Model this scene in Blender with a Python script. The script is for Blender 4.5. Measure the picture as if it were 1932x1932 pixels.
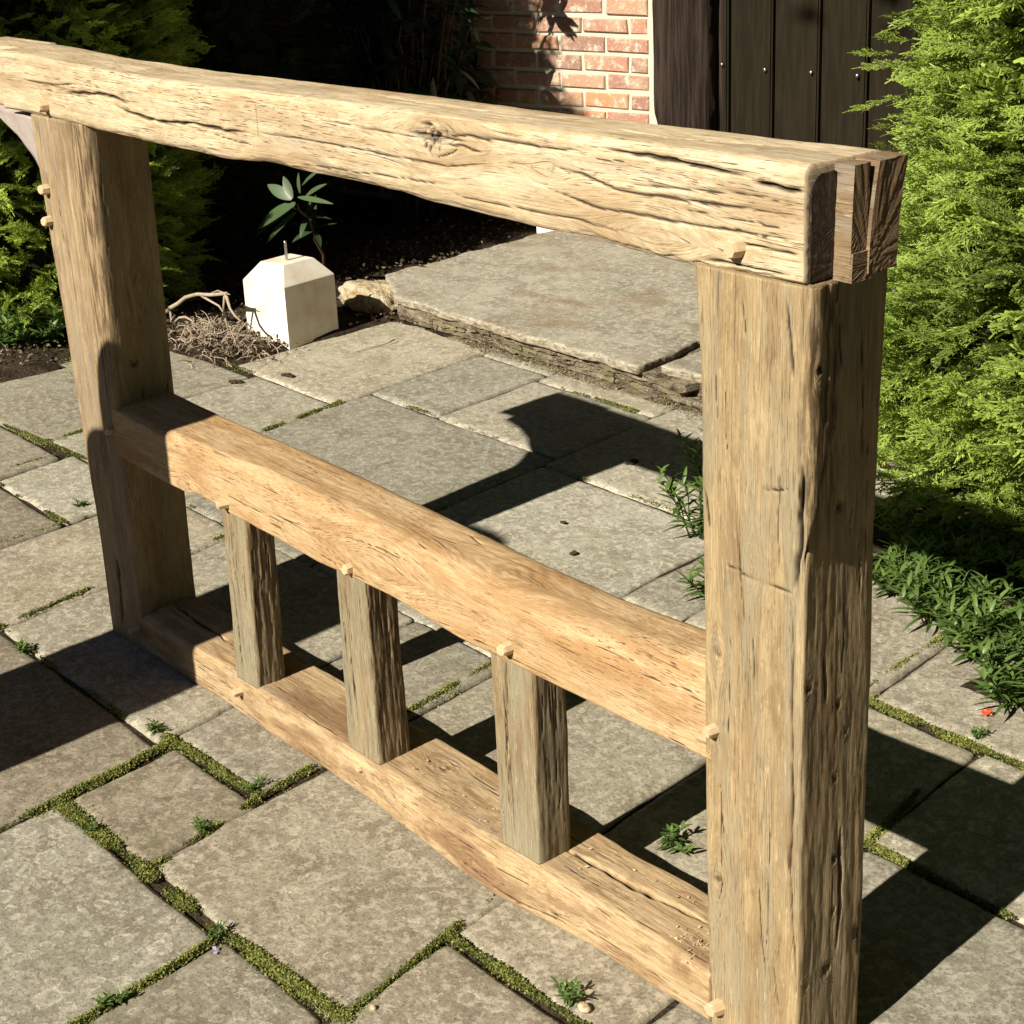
import bpy, math, random
import numpy as np
from mathutils import Matrix, Vector
rng = np.random.default_rng(7); random.seed(7)
scene = bpy.context.scene
for o in list(bpy.data.objects): bpy.data.objects.remove(o)
COL = scene.collection
# ------------------------------------------------------------------ camera
FPX, PITCH, ROLL, YAW = 3270.518, 0.37489366, -0.04530498, -0.89606816
CAM = np.array([1.23894553, -1.43023537, 1.55809185])
cd = np.array([math.sin(YAW)*math.cos(PITCH), math.cos(YAW)*math.cos(PITCH), -math.sin(PITCH)])
_r = np.cross(cd, [0, 0, 1]); _r /= np.linalg.norm(_r); _u = np.cross(_r, cd)
cr_ = math.cos(ROLL)*_r + math.sin(ROLL)*_u; cu_ = -math.sin(ROLL)*_r + math.cos(ROLL)*_u
cam = bpy.data.cameras.new('camera'); camo = bpy.data.objects.new('camera', cam); COL.objects.link(camo)
cam.sensor_width = 36; cam.lens = FPX/1932*36; cam.clip_start = .05; cam.clip_end = 600
mw = Matrix.Identity(4)
for i in range(3): mw[i][0] = cr_[i]; mw[i][1] = cu_[i]; mw[i][2] = -cd[i]; mw[i][3] = CAM[i]
camo.matrix_world = mw; scene.camera = camo
def ray(x, y): return cd + cr_*(x-966)/FPX - cu_*(y-966)/FPX
def gz(x, y, z=0.): v = ray(x, y); return CAM + v*(z-CAM[2])/v[2]
def gy(x, y, Y=0.): v = ray(x, y); return CAM + v*(Y-CAM[1])/v[1]
def gx(x, y, X=0.): v = ray(x, y); return CAM + v*(X-CAM[0])/v[0]
# ------------------------------------------------------------------ light
SUN = Vector((.14, -1.36, 1.0)).normalized()
world = bpy.data.worlds.new('World'); scene.world = world; world.use_nodes = True
wn = world.node_tree; bg = wn.nodes['Background']
sky = wn.nodes.new('ShaderNodeTexSky'); sky.sky_type = 'NISHITA'; sky.sun_disc = False
sky.sun_elevation = math.asin(SUN.z); sky.sun_rotation = math.atan2(SUN.x, SUN.y)
sky.air_density = .7; sky.dust_density = 0.1; sky.ozone_density = .6
wn.links.new(sky.outputs[0], bg.inputs[0]); bg.inputs[1].default_value = .05
sl = bpy.data.lights.new('sun', 'SUN'); sl.energy = 5.0; sl.angle = math.radians(.5); sl.color = (1, .93, .80)
so = bpy.data.objects.new('sun', sl); COL.objects.link(so)
so.rotation_euler = SUN.to_track_quat('Z', 'Y').to_euler()
vs = scene.view_settings; vs.view_transform = 'Standard'; vs.look = 'None'; vs.gamma = 1; vs.use_curve_mapping = False
vs.exposure = .82
scene.cycles.max_bounces = 6
# ------------------------------------------------------------------ helpers
def _h(ix, iy, iz, s):
    n = (ix*374761393 + iy*668265263 + iz*2147483647 + s*1274126177) & 0xffffffff
    n = ((n ^ (n >> 13))*1274126177) & 0xffffffff
    n = n ^ (n >> 16)
    return (n & 0xffff)/32767.5 - 1
def vnoise(x, y, z=0., s=0):
    x = np.asarray(x, float); y = np.asarray(y, float)+0*x; z = np.asarray(z, float)+0*x
    fx, fy, fz = np.floor(x), np.floor(y), np.floor(z)
    ix, iy, iz = fx.astype(np.int64), fy.astype(np.int64), fz.astype(np.int64)
    tx, ty, tz = x-fx, y-fy, z-fz
    tx = tx*tx*(3-2*tx); ty = ty*ty*(3-2*ty); tz = tz*tz*(3-2*tz)
    r = 0
    for a in (0, 1):
        wa = tx if a else 1-tx
        for b in (0, 1):
            wb = ty if b else 1-ty
            for c in (0, 1):
                r = r + wa*wb*(tz if c else 1-tz)*_h(ix+a, iy+b, iz+c, s)
    return r
def fbm(x, y, z=0., s=0, o=3):
    r = 0; a = 1; t = 0
    for k in range(o):
        r = r + a*vnoise(np.asarray(x)*2**k, np.asarray(y)*2**k, np.asarray(z)*2**k, s+k*17); t += a; a *= .5
    return r/t
def sst(x, a, b):
    t = np.clip((x-a)/(b-a), 0, 1); return t*t*(3-2*t)
def mesh(name, V, F, mat=None, parent=None, attrs=None, smooth=True, loc=None):
    """V (n,3); F: array (m,k) or list of such arrays"""
    if not isinstance(F, list): F = [F]
    F = [np.asarray(f, np.int64) for f in F if len(f)]
    V = np.asarray(V, float)
    if loc is not None: V = V-np.asarray(loc, float)
    me = bpy.data.meshes.new(name)
    me.vertices.add(len(V)); me.vertices.foreach_set('co', V.astype(np.float32).ravel())
    tot = sum(f.size for f in F); nf = sum(len(f) for f in F)
    me.loops.add(tot); me.loops.foreach_set('vertex_index', np.concatenate([f.ravel() for f in F]).astype(np.int32))
    cnt = np.concatenate([np.full(len(f), f.shape[1]) for f in F]); st = np.concatenate([[0], np.cumsum(cnt)[:-1]])
    me.polygons.add(nf); me.polygons.foreach_set('loop_start', st.astype(np.int32))
    try: me.polygons.foreach_set('loop_total', cnt.astype(np.int32))
    except Exception: pass
    me.polygons.foreach_set('use_smooth', np.full(nf, bool(smooth)))
    if attrs:
        for k, v in attrs.items():
            v = np.asarray(v, np.float32)
            if v.ndim == 1:
                a = me.attributes.new(k, 'FLOAT', 'POINT'); a.data.foreach_set('value', v)
            else:
                a = me.attributes.new(k, 'FLOAT_VECTOR', 'POINT'); a.data.foreach_set('vector', v.ravel())
    me.update(calc_edges=True); me.validate()
    o = bpy.data.objects.new(name, me); COL.objects.link(o)
    if mat: me.materials.append(mat)
    if parent is not None: o.parent = parent; o.matrix_parent_inverse = Matrix.Identity(4)
    if loc is not None: o.location = loc
    return o
def tag(o, label=None, cat=None, group=None, kind=None):
    if label: o['label'] = label
    if cat: o['category'] = cat
    if group: o['group'] = group
    if kind: o['kind'] = kind
    return o
def empty(name, loc, label, cat, group=None):
    o = bpy.data.objects.new(name, None); COL.objects.link(o); o.location = loc; o.empty_display_size = .1
    return tag(o, label, cat, group)
def sub(parent, name, V, F, mat, attrs=None, smooth=True):
    """part: geometry given in world coordinates, stored relative to parent's location"""
    p = np.array(parent.location); pp = parent.parent
    while pp is not None: p = p+np.array(pp.location); pp = pp.parent
    o = mesh(name, np.asarray(V)-p, F, mat, None, attrs, smooth)
    o.parent = parent
    return o
BOXF = np.array([[0, 3, 2, 1], [4, 5, 6, 7], [0, 1, 5, 4], [1, 2, 6, 5], [2, 3, 7, 6], [3, 0, 4, 7]])
def boxes(L):
    """L list of (x0,x1,y0,y1,z0,z1)"""
    V = []; F = []
    for i, (a, b, c, d, e, f) in enumerate(L):
        V += [(a, c, e), (b, c, e), (b, d, e), (a, d, e), (a, c, f), (b, c, f), (b, d, f), (a, d, f)]; F.append(BOXF+8*i)
    return np.array(V, float), np.concatenate(F)
def tube(P, R, n=6, cap=True):
    P = np.asarray(P, float); R = np.broadcast_to(np.asarray(R, float), (len(P),))
    T = np.gradient(P, axis=0); T /= np.linalg.norm(T, axis=1)[:, None]+1e-9
    up = np.array([0, 0, 1.]) if abs(T[0][2]) < .9 else np.array([1., 0, 0])
    V = []
    for i in range(len(P)):
        a = np.cross(T[i], up); a /= np.linalg.norm(a)+1e-9; b = np.cross(T[i], a)
        th = np.arange(n)/n*2*math.pi
        V.append(P[i]+R[i]*(np.cos(th)[:, None]*a+np.sin(th)[:, None]*b))
    V = np.concatenate(V); F = []
    for i in range(len(P)-1):
        for j in range(n):
            F.append((i*n+j, i*n+(j+1) % n, (i+1)*n+(j+1) % n, (i+1)*n+j))
    V = np.concatenate([V, P[:1], P[-1:]]); m = len(P)*n
    T3 = [(m, (j+1) % n, j) for j in range(n)]+[(m+1, m-n+j, m-n+(j+1) % n) for j in range(n)]
    return V, np.array(F), np.array(T3)
class Acc:
    def __init__(s): s.V = []; s.Q = []; s.T = []; s.n = 0; s.A = []
    def add(s, V, Q=None, T=None, a=0.):
        s.V.append(V)
        if Q is not None and len(Q): s.Q.append(np.asarray(Q)+s.n)
        if T is not None and len(T): s.T.append(np.asarray(T)+s.n)
        s.A.append(np.broadcast_to(np.asarray(a, float), (len(V),))); s.n += len(V)
    def get(s):
        F = []
        if s.Q: F.append(np.concatenate(s.Q))
        if s.T: F.append(np.concatenate(s.T))
        return np.concatenate(s.V), F, np.concatenate(s.A)
# ------------------------------------------------------------------ node helpers
class NT:
    def __init__(s, name, rough=.8, spec=.3):
        s.m = bpy.data.materials.new(name); s.m.use_nodes = True; s.t = s.m.node_tree
        s.b = s.t.nodes['Principled BSDF']; s.b.inputs['Roughness'].default_value = rough
        s.b.inputs['Specular IOR Level'].default_value = spec
    def n(s, ty, **kw):
        x = s.t.nodes.new(ty)
        for k, v in kw.items(): setattr(x, k, v)
        return x
    def l(s, a, b): s.t.links.new(a, b)
    def sv(s, i, v):
        if isinstance(v, bpy.types.NodeSocket): s.l(v, i)
        else:
            if i.type == 'RGBA' and len(v) == 3: v = (*v, 1)
            i.default_value = v
    def math(s, op, a, b=0., c=None, clamp=False):
        x = s.n('ShaderNodeMath', operation=op, use_clamp=clamp); s.sv(x.inputs[0], a); s.sv(x.inputs[1], b)
        if c is not None: s.sv(x.inputs[2], c)
        return x.outputs[0]
    def vmul(s, v, k):
        x = s.n('ShaderNodeVectorMath', operation='MULTIPLY'); s.sv(x.inputs[0], v); x.inputs[1].default_value = k; return x.outputs[0]
    def vadd(s, v, w):
        x = s.n('ShaderNodeVectorMath', operation='ADD'); s.sv(x.inputs[0], v); s.sv(x.inputs[1], w); return x.outputs[0]
    def noise(s, v, sc=1., det=3., rgh=.55, dist=0., col=False):
        x = s.n('ShaderNodeTexNoise'); s.sv(x.inputs['Vector'], v); x.inputs['Scale'].default_value = sc
        x.inputs['Detail'].default_value = det; x.inputs['Roughness'].default_value = rgh; x.inputs['Distortion'].default_value = dist
        return x.outputs[1 if col else 0]
    def mr(s, v, a, b, c=0., d=1., smooth=True):
        x = s.n('ShaderNodeMapRange'); x.interpolation_type = 'SMOOTHSTEP' if smooth else 'LINEAR'
        s.sv(x.inputs[0], v); x.inputs[1].default_value = a; x.inputs[2].default_value = b; x.inputs[3].default_value = c; x.inputs[4].default_value = d
        return x.outputs[0]
    def mix(s, f, a, b, mode='MIX'):
        x = s.n('ShaderNodeMix', data_type='RGBA', blend_type=mode); s.sv(x.inputs[0], f); s.sv(x.inputs[6], a); s.sv(x.inputs[7], b); return x.outputs[2]
    def attr(s, nm, fac=False):
        x = s.n('ShaderNodeAttribute'); x.attribute_name = nm; return x.outputs['Fac' if fac else 'Vector']
    def pos(s):
        return s.n('ShaderNodeNewGeometry').outputs['Position']
    def bump(s, h, st=.5, d=.002, nrm=None):
        x = s.n('ShaderNodeBump'); x.inputs['Strength'].default_value = st; x.inputs['Distance'].default_value = d
        s.sv(x.inputs['Height'], h)
        if nrm is not None: s.l(nrm, x.inputs['Normal'])
        return x.outputs[0]
    def out(s, col, nrm=None, rough=None):
        s.sv(s.b.inputs['Base Color'], col)
        if nrm is not None: s.l(nrm, s.b.inputs['Normal'])
        if rough is not None: s.sv(s.b.inputs['Roughness'], rough)
        return s.m
def mat_wood(name, lite, mid, dark, stain, grey=0., greycol=(.30, .27, .20), dash=.5, fresh=1., saw=0., line=.7, dsc=1.):
    t = NT(name, .72, .25)
    g = t.attr('grain'); ck = t.attr('crk', True); rg = t.attr('rough', True)
    warp = t.noise(t.vmul(g, (1.3, 9, 9)), 1, 2, .5, 0, True)
    gw = t.vadd(g, t.vmul(t.vadd(warp, (-.5, -.5, -.5)), (0., .018, .018)))
    big = t.noise(t.vmul(g, (1.6, 8, 8)), 1.7, 4)
    streak = t.noise(t.vmul(gw, (2.2, 70, 70)), 1, 4, .6)
    fib = t.noise(t.vmul(gw, (22, 520, 520)), 1, 3, .65)
    # growth rings about a pith beside the timber
    v = t.vadd(t.vmul(gw, (0, 1, 1)), (0, .05, .09))
    ln = t.n('ShaderNodeVectorMath', operation='LENGTH'); t.l(v, ln.inputs[0])
    ring = t.math('SINE', t.math('MULTIPLY', ln.outputs['Value'], 1500.))
    ring = t.mr(ring, -1, 1, 0, 1)
    ds = t.mr(t.noise(t.vmul(gw, (30*dsc, 520*dsc, 520*dsc)), 1, 2, .5), .61, .67)
    ds2 = t.mr(t.noise(t.vmul(gw, (5, 330, 330)), 1, 3, .5), .665, .69)
    pit = t.mr(t.noise(t.vmul(gw, (150, 700, 700)), 1, 2, .6), .60, .72)
    sg = t.n('ShaderNodeSeparateXYZ'); t.l(gw, sg.inputs[0])
    fld = t.math('ADD', t.math('MULTIPLY', t.math('ADD', sg.outputs[2], t.math('MULTIPLY', sg.outputs[1], .8)), 230.), t.math('MULTIPLY', t.noise(t.vmul(g, (1.3, 18, 18)), 1, 3, .5), 5.))
    lnv = t.math('ABSOLUTE', t.math('SUBTRACT', t.math('FRACT', fld), .5))
    lnm = t.mr(t.noise(t.vmul(g, (5, 45, 45)), 1, 3, .6), .47, .60)
    lin = t.math('MULTIPLY', t.math('SUBTRACT', 1., t.mr(lnv, .01, .075)), lnm)
    dm = t.mr(t.noise(t.vmul(g, (3, 16, 16)), 1, 2), .38, .6)
    c = t.mix(t.mr(streak, .32, .68), mid, lite)
    c = t.mix(t.math('MULTIPLY', ring, .16), c, dark)
    c = t.mix(t.mr(big, .50, .66, 0, .85), c, stain)
    c = t.mix(t.mr(t.noise(t.vmul(g, (1.1, 5, 5)), 2.1, 5, .7), .50, .66, 0, .5), c, dark)
    c = t.mix(t.mr(t.noise(t.vmul(g, (6, 24, 24)), 1, 5, .7), .50, .64, 0, .6), c, stain)
    c = t.mix(t.mr(t.noise(t.vmul(g, (9, 13, 13)), 1, 5, .75), .54, .62, 0, .45), c, t.mix(.5, stain, dark))
    if grey: c = t.mix(t.mr(t.noise(t.vmul(g, (2.4, 22, 22)), 1.3, 5, .6), .62-.35*grey, .74-.2*grey, 0, .9), c, greycol)
    c = t.mix(t.mr(fib, .42, .66, 0, .42), c, dark)
    c = t.mix(t.math('MULTIPLY', pit, .35), c, (.09, .055, .028))
    c = t.mix(t.mr(t.noise(t.vmul(gw, (40, 170, 170)), 1, 4, .7), .56, .72, 0, .38), c, stain)
    c = t.mix(t.mr(t.noise(t.vmul(gw, (30, 240, 240)), 1, 4, .7), .58, .70, 0, .45), c, (.58, .45, .29))
    c = t.mix(t.math('MULTIPLY', t.math('MULTIPLY', ds, dm), dash), c, (.07, .04, .018))
    c = t.mix(t.math('MULTIPLY', ds2, dash*.9), c, (.06, .035, .016))
    c = t.mix(t.math('MULTIPLY', lin, line), c, (.085, .05, .022))
    # rough weathered skin, its own dark broken streaks
    rs = t.noise(t.vmul(gw, (13, 120, 120)), 1, 5, .7)
    rc = t.mix(t.mr(rs, .40, .62), (.075, .045, .022), mid)
    c = t.mix(t.math('MULTIPLY', rg, .9), c, rc)
    c = t.mix(t.mr(ck, .1, .9, 0, .93), c, (.025, .014, .008))
    hgt = t.math('SUBTRACT', t.math('MULTIPLY', fib, 1.1), t.math('MULTIPLY', ds, .8))
    hgt = t.math('SUBTRACT', hgt, t.math('MULTIPLY', ds2, 1.2)); hgt = t.math('SUBTRACT', hgt, t.math('MULTIPLY', lin, .6*line))
    hgt = t.math('ADD', hgt, t.math('MULTIPLY', streak, .8))
    hgt = t.math('ADD', hgt, t.math('MULTIPLY', t.math('MULTIPLY', rs, rg), 3.))
    if saw:
        sw = t.math('SINE', t.math('ADD', t.math('MULTIPLY', t.n('ShaderNodeSeparateXYZ').outputs[0], 1.), 0.))
        sp = t.n('ShaderNodeSeparateXYZ'); t.l(g, sp.inputs[0])
        sw = t.math('SINE', t.math('ADD', t.math('MULTIPLY', sp.outputs[0], 900.), t.math('MULTIPLY', sp.outputs[2], 160.)))
        sw = t.math('MULTIPLY', sw, t.mr(t.noise(t.vmul(g, (9, 9, 9)), 1, 2), .4, .6))
        hgt = t.math('ADD', hgt, t.math('MULTIPLY', sw, saw))
    return t.out(c, t.bump(hgt, .6, .0010))
W_BEAM = mat_wood('oak_beam', (.66, .56, .39), (.55, .435, .265), (.32, .21, .105), (.36, .255, .14), .3, (.40, .34, .25), .85)
W_POST = mat_wood('oak_post', (.44, .335, .185), (.345, .25, .13), (.17, .11, .05), (.23, .155, .08), .55, (.28, .235, .15), .6, line=.5)
W_POST2 = mat_wood('oak_post_far', (.43, .33, .195), (.33, .235, .13), (.14, .09, .045), (.22, .15, .085), .45, (.28, .225, .155), .6)
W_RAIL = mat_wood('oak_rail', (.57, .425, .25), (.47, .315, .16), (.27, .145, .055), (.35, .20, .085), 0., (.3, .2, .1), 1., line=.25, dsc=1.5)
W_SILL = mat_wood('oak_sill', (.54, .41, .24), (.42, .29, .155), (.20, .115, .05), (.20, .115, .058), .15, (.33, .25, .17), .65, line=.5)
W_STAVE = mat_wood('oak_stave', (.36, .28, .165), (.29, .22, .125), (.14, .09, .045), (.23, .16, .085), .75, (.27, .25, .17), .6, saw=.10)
W_BRACE = mat_wood('oak_brace', (.36, .31, .27), (.32, .27, .235), (.26, .21, .18), (.31, .25, .22), .9, (.36, .31, .28), .1, line=0.)
def mat_endgrain():
    t = NT('oak_end_grain', .75, .2); p = t.attr('polar')
    sp = t.n('ShaderNodeSeparateXYZ'); t.l(p, sp.inputs[0])
    ang, rad = sp.outputs[0], sp.outputs[1]
    rays = t.noise(t.vmul(p, (42, 3, 0)), 1, 4, .65); rings = t.math('SINE', t.math('MULTIPLY', rad, 1300.))
    c = t.mix(t.mr(rays, .30, .75), (.13, .085, .045), (.27, .18, .10))
    c = t.mix(t.mr(t.noise(t.vmul(p, (240, 10, 0)), 1, 3), .56, .70, 0, .7), c, (.40, .28, .16))
    c = t.mix(t.mr(t.noise(t.vmul(p, (9, 22, 0)), 1, 4), .5, .7, 0, .6), c, (.09, .06, .03))
    c = t.mix(t.mr(rings, -1, 1, 0, .2), c, (.09, .05, .025))
    return t.out(c, t.bump(rays, .5, .0015))
W_END = mat_endgrain()
def mat_char():
    t = NT('dark_sawn_end', .45, .4); p = t.pos()
    n = t.noise(t.vmul(p, (160, 200, 60)), 1, 4, .7)
    return t.out(t.mix(t.mr(n, .45, .75), (.018, .011, .007), (.11, .07, .04)), t.bump(n, 1., .004))
W_CHAR = mat_char()
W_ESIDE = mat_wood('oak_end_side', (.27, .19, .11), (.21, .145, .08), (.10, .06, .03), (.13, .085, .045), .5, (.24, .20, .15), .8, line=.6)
def mat_peg():
    t = NT('peg_wood', .7, .3); p = t.pos()
    n = t.noise(t.vmul(p, (300, 60, 300)), 1, 3)
    return t.out(t.mix(n, (.44, .31, .17), (.64, .49, .31)), t.bump(n, .5, .001))
W_PEG = mat_peg()
# ------------------------------------------------------------------ timbers
def crack_disp(l, t_, cr):
    """cr = (pts[(l,t)...], width, depth[, along]) -> depth, mask"""
    pts, w, d = cr[:3]; P = np.array(pts, float)
    al = cr[3] if len(cr) > 3 else 0
    if al: P = P[:, ::-1]; l, t_ = t_, l
    P = P[np.argsort(P[:, 0])]
    span = P[-1, 0]-P[0, 0]
    tc = np.interp(l, P[:, 0], P[:, 1])+vnoise(l*50, l*0+P[0, 1]*50, 0, 3)*w*.7
    e = np.clip(np.minimum(l-P[0, 0], P[-1, 0]-l)/(span*.2+1e-4), 0, 1)**.6
    inside = (l > P[0, 0]) & (l < P[-1, 0])
    ww = w*(.35+.65*e)*(1+.45*vnoise(l*40, l*0, P[0, 1]*9, 5))
    m = np.exp(-((t_-tc)/np.maximum(ww, 1e-4))**2)*e*inside
    return m*d, np.clip(m*1.25, 0, 1)
def timber(name, parent, mat, axis, L0, L1, faces, rad, dl=.004, dp=.002, cracks=None, knots=(), disp=None, rough=None, ncheck=6, seed=0, wav=.0015, bow=None, skew=0.):
    """axis: 'x' (l->X,a->Y,b->Z) or 'z' (l->Z,a->X,b->Y).  faces(l)->a0,a1,b0,b1 ; rad(l)->4 radii for corners (a0b0,a1b0,a1b1,a0b1).
    face ids: 0: b=b0, 1: a=a1, 2: b=b1, 3: a=a0 ; t coordinate is a on faces 0,2 and b on faces 1,3"""
    nl = max(2, int((L1-L0)/dl)); ls = np.linspace(L0, L1, nl)
    a0, a1, b0, b1 = [np.broadcast_to(np.asarray(q, float), ls.shape) for q in faces(ls)]
    R = [np.broadcast_to(np.asarray(q, float), ls.shape) for q in rad(ls)]
    W = float(np.mean(a1-a0)); H = float(np.mean(b1-b0))
    na, nb = int(W/dp), int(H/dp)
    ts = []; fid = []
    for f, n in ((0, na), (1, nb), (2, na), (3, nb)):
        ts += list((np.arange(n)+.0)/n); fid += [f]*n
    ts = np.array(ts); fid = np.array(fid); N = len(ts)
    T = np.broadcast_to(ts, (nl, N)); Fm = np.broadcast_to(fid, (nl, N)); Lm = np.broadcast_to(ls[:, None], (nl, N))
    A0, A1, B0, B1 = [q[:, None] for q in (a0, a1, b0, b1)]
    a = np.where(Fm == 0, A0+(A1-A0)*T, np.where(Fm == 1, A1+0*T, np.where(Fm == 2, A1+(A0-A1)*T, A0+0*T)))
    b = np.where(Fm == 0, B0+0*T, np.where(Fm == 1, B0+(B1-B0)*T, np.where(Fm == 2, B1+0*T, B1+(B0-B1)*T)))
    na_ = np.where(Fm == 1, 1., np.where(Fm == 3, -1., 0.)); nb_ = np.where(Fm == 0, -1., np.where(Fm == 2, 1., 0.))
    aF, bF = a.copy(), b.copy()
    # round the corners
    for k, (ca, cb, sa, sb) in enumerate(((A0, B0, 1, 1), (A1, B0, -1, 1), (A1, B1, -1, -1), (A0, B1, 1, -1))):
        r = R[k][:, None]; ua = (r-(a-ca)*sa); ub = (r-(b-cb)*sb)
        ins = (ua > 0) & (ub > 0)
        d = np.hypot(ua, ub)+1e-9
        a = np.where(ins, ca+sa*(r-ua/d*r), a); b = np.where(ins, cb+sb*(r-ub/d*r), b)
        na_ = np.where(ins, -sa*ua/d, na_); nb_ = np.where(ins, -sb*ub/d, nb_)
    # displacement
    D = wav*fbm(Lm*5, a*12, b*12, seed+1, 2)+.0009*fbm(Lm*24, a*140, b*140, seed+2, 4)
    crk = np.zeros_like(D); tc = np.where((Fm == 0) | (Fm == 2), aF, bF)
    allc = {0: [], 1: [], 2: [], 3: []}
    if cracks:
        for f, c in cracks: allc[f].append(c)
    rs = np.random.default_rng(seed+100)
    for f in range(4):
        lo, hi = ((float(a0.mean()), float(a1.mean())) if f in (0, 2) else (float(b0.mean()), float(b1.mean())))
        for k in range(ncheck):
            l0 = rs.uniform(L0, L1-.1); ln = rs.uniform(.05, .24); t0 = rs.uniform(lo+.01, hi-.01); n = 6
            lp = np.linspace(l0, min(L1, l0+ln), n); tp = t0+np.cumsum(rs.normal(0, .0018, n))
            allc[f].append((list(zip(lp, tp)), rs.uniform(.0006, .0010), rs.uniform(.001, .002)))
    for f in range(4):
        m = Fm == f
        for c in allc[f]:
            P = np.array(c[0]); ext = .02
            mm = m & (Lm > P[:, 0].min()-ext) & (Lm < P[:, 0].max()+ext)
            if not mm.any(): continue
            dd, k = crack_disp(Lm[mm], tc[mm], c)
            D[mm] -= dd; crk[mm] = np.maximum(crk[mm], k)
    rg = np.zeros_like(D)
    if rough is not None:
        rg = np.clip(rough(Lm, aF, bF, Fm), 0, 1)
        D += rg*(.0034*fbm(Lm*9, a*150, b*150, seed+9, 4)-.0012)
    ga, gb = a.copy(), b.copy(); gl = Lm.copy()
    ga += .006*fbm(Lm*2.2, a*4, b*4, seed+31, 2); gb += .006*fbm(Lm*2.2, a*4, b*4, seed+37, 2)
    for (f, kl, kt, kr, kd) in knots:
        on = (Fm == f)
        q = tc-kt; s = np.where(q >= 0, 1., -1.); r2 = ((Lm-kl)/(kr*2.6))**2+(q/(kr*1.5))**2
        sh = s*kr*1.1*np.exp(-r2)
        if f in (0, 2): ga = np.where(on, ga-sh, ga)
        else: gb = np.where(on, gb-sh, gb)
        rr = np.hypot((Lm-kl)/1.3, q)/kr; an = np.arctan2(q, Lm-kl)
        core = np.exp(-(rr/.55)**2)*on
        tex = np.clip(.5+1.1*fbm(Lm*150, tc*150, 0, seed+int(kl*100), 3), 0, 1)
        D -= core*kd*(.4+tex); crk = np.maximum(crk, core*tex*min(1, kd/.003))
        D += on*.0008*np.sin(rr*14+vnoise(an*2, rr, 0, 5))*np.exp(-(rr/1.6)**2)
    if disp is not None:
        dD, dk = disp(Lm, aF, bF, Fm); D += dD; crk = np.maximum(crk, dk)
    a = a+na_*D; b = b+nb_*D
    if bow is not None:
        ba, bb = bow(ls); a = a+ba[:, None]; b = b+bb[:, None]
    sk = skew(ls)[:, None] if callable(skew) else skew
    a = a-sk*(b-B0)*np.clip((a-A0)/(A1-A0), 0, 1)
    # end caps: shrinking rings
    def cap(i, sgn):
        ca, cb = a[i].mean(), b[i].mean(); out = []
        for q in (.93, .8, .6, .35, .1):
            aa = ca+(a[i]-ca)*q; bb_ = cb+(b[i]-cb)*q
            ll = ls[i]+sgn*(.0015*fbm(aa*120, bb_*120, 0, seed+55, 2)+.001)
            out.append((ll, aa, bb_))
        return out
    Ls, As, Bs = [Lm.ravel()], [a.ravel()], [b.ravel()]
    G = [np.stack([gl.ravel()+seed*3.1, ga.ravel(), gb.ravel()], 1)]; C = [crk.ravel()]; RG = [rg.ravel()]
    idx = [np.arange(nl*N).reshape(nl, N)]; rings = [idx[0][i] for i in range(nl)]; n0 = nl*N
    pre, post = [], []
    for (i, sgn, lst) in ((0, -1, pre), (nl-1, 1, post)):
        for (ll, aa, bb_) in cap(i, sgn):
            Ls.append(ll); As.append(aa); Bs.append(bb_); G.append(np.stack([aa*.5+seed, bb_*3, ll], 1)); C.append(np.zeros(N)); RG.append(np.zeros(N)+.3)
            lst.append(np.arange(n0, n0+N)); n0 += N
    seq = pre[::-1]+rings+post
    seq = np.array(seq); q = np.stack([seq[:-1], np.roll(seq, -1, 1)[:-1], np.roll(seq, -1, 1)[1:], seq[1:]], -1).reshape(-1, 4)
    Lv, Av, Bv = np.concatenate(Ls), np.concatenate(As), np.concatenate(Bs)
    V = np.stack([Lv, Av, Bv], 1) if axis == 'x' else np.stack([Av, Bv, Lv], 1)
    F = [q, seq[0][::-1][None, :], seq[-1][None, :]]
    if axis != 'x': pass
    o = sub(parent, name, V, F, mat, {'grain': np.concatenate(G), 'crk': np.concatenate(C), 'rough': np.concatenate(RG)})
    return o
frame = empty('oak_frame', (-1., .07, 0), 'pegged oak porch side frame of old golden timbers standing upright on the stone paving', 'timber frame')
T = .139
def lp(xs, ys): return lambda l: np.interp(l, xs, ys)
def front(pts, w, d, Y=0.):
    """crack on a face y=Y of an 'x' timber: pixel points -> (X,Z)"""
    return ([tuple(gy(x, y, Y)[[0, 2]]) for x, y in pts], w, d)
def fpost(pts, w, d): return ([(gy(x, y)[2], gy(x, y)[0]) for x, y in pts], w, d)
def spost(pts, w, d, X=0.): return ([(gx(x, y, X)[2], gx(x, y, X)[1]) for x, y in pts], w, d)
def topb(pts, w, d, z): return ([tuple(gz(x, y, z)[:2]) for x, y in pts], w, d)
# --- top beam (axis x: a=Y, b=Z ; face 3 (a=a0) is the front, face 2 the top, face 1 the back, face 0 the underside)
_bb = [(0, 205), (55, 215), (160, 240), (300, 275), (430, 300), (492, 305), (606, 332), (750, 364), (813, 386), (950, 415), (1001, 429), (1065, 441), (1117, 450), (1180, 472), (1312, 505), (1515, 538)]
bz0 = lp([gy(x, y)[0] for x, y in _bb], [gy(x, y)[2] for x, y in _bb])
bz1 = lp([-2.3, -2.0, -1.5, -1.0, -.6, -.2, .02], [1.200, 1.199, 1.190, 1.199, 1.202, 1.206, 1.208])
by0 = lp([-2.3, -2.0, -1.2, -.75, -.5, -.2, .02], [.002, 0, -.003, .003, 0, -.002, -.003])
def beam_rad(l):
    tf = .020+.014*fbm(l*4, 0, 0, 11, 2)
    return (.010+.008*fbm(l*9, 3, 0, 13, 3), .02+0*l, .022+.012*fbm(l*4, 0, 0, 12, 3), np.clip(tf*.6, .005, .022))
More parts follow.
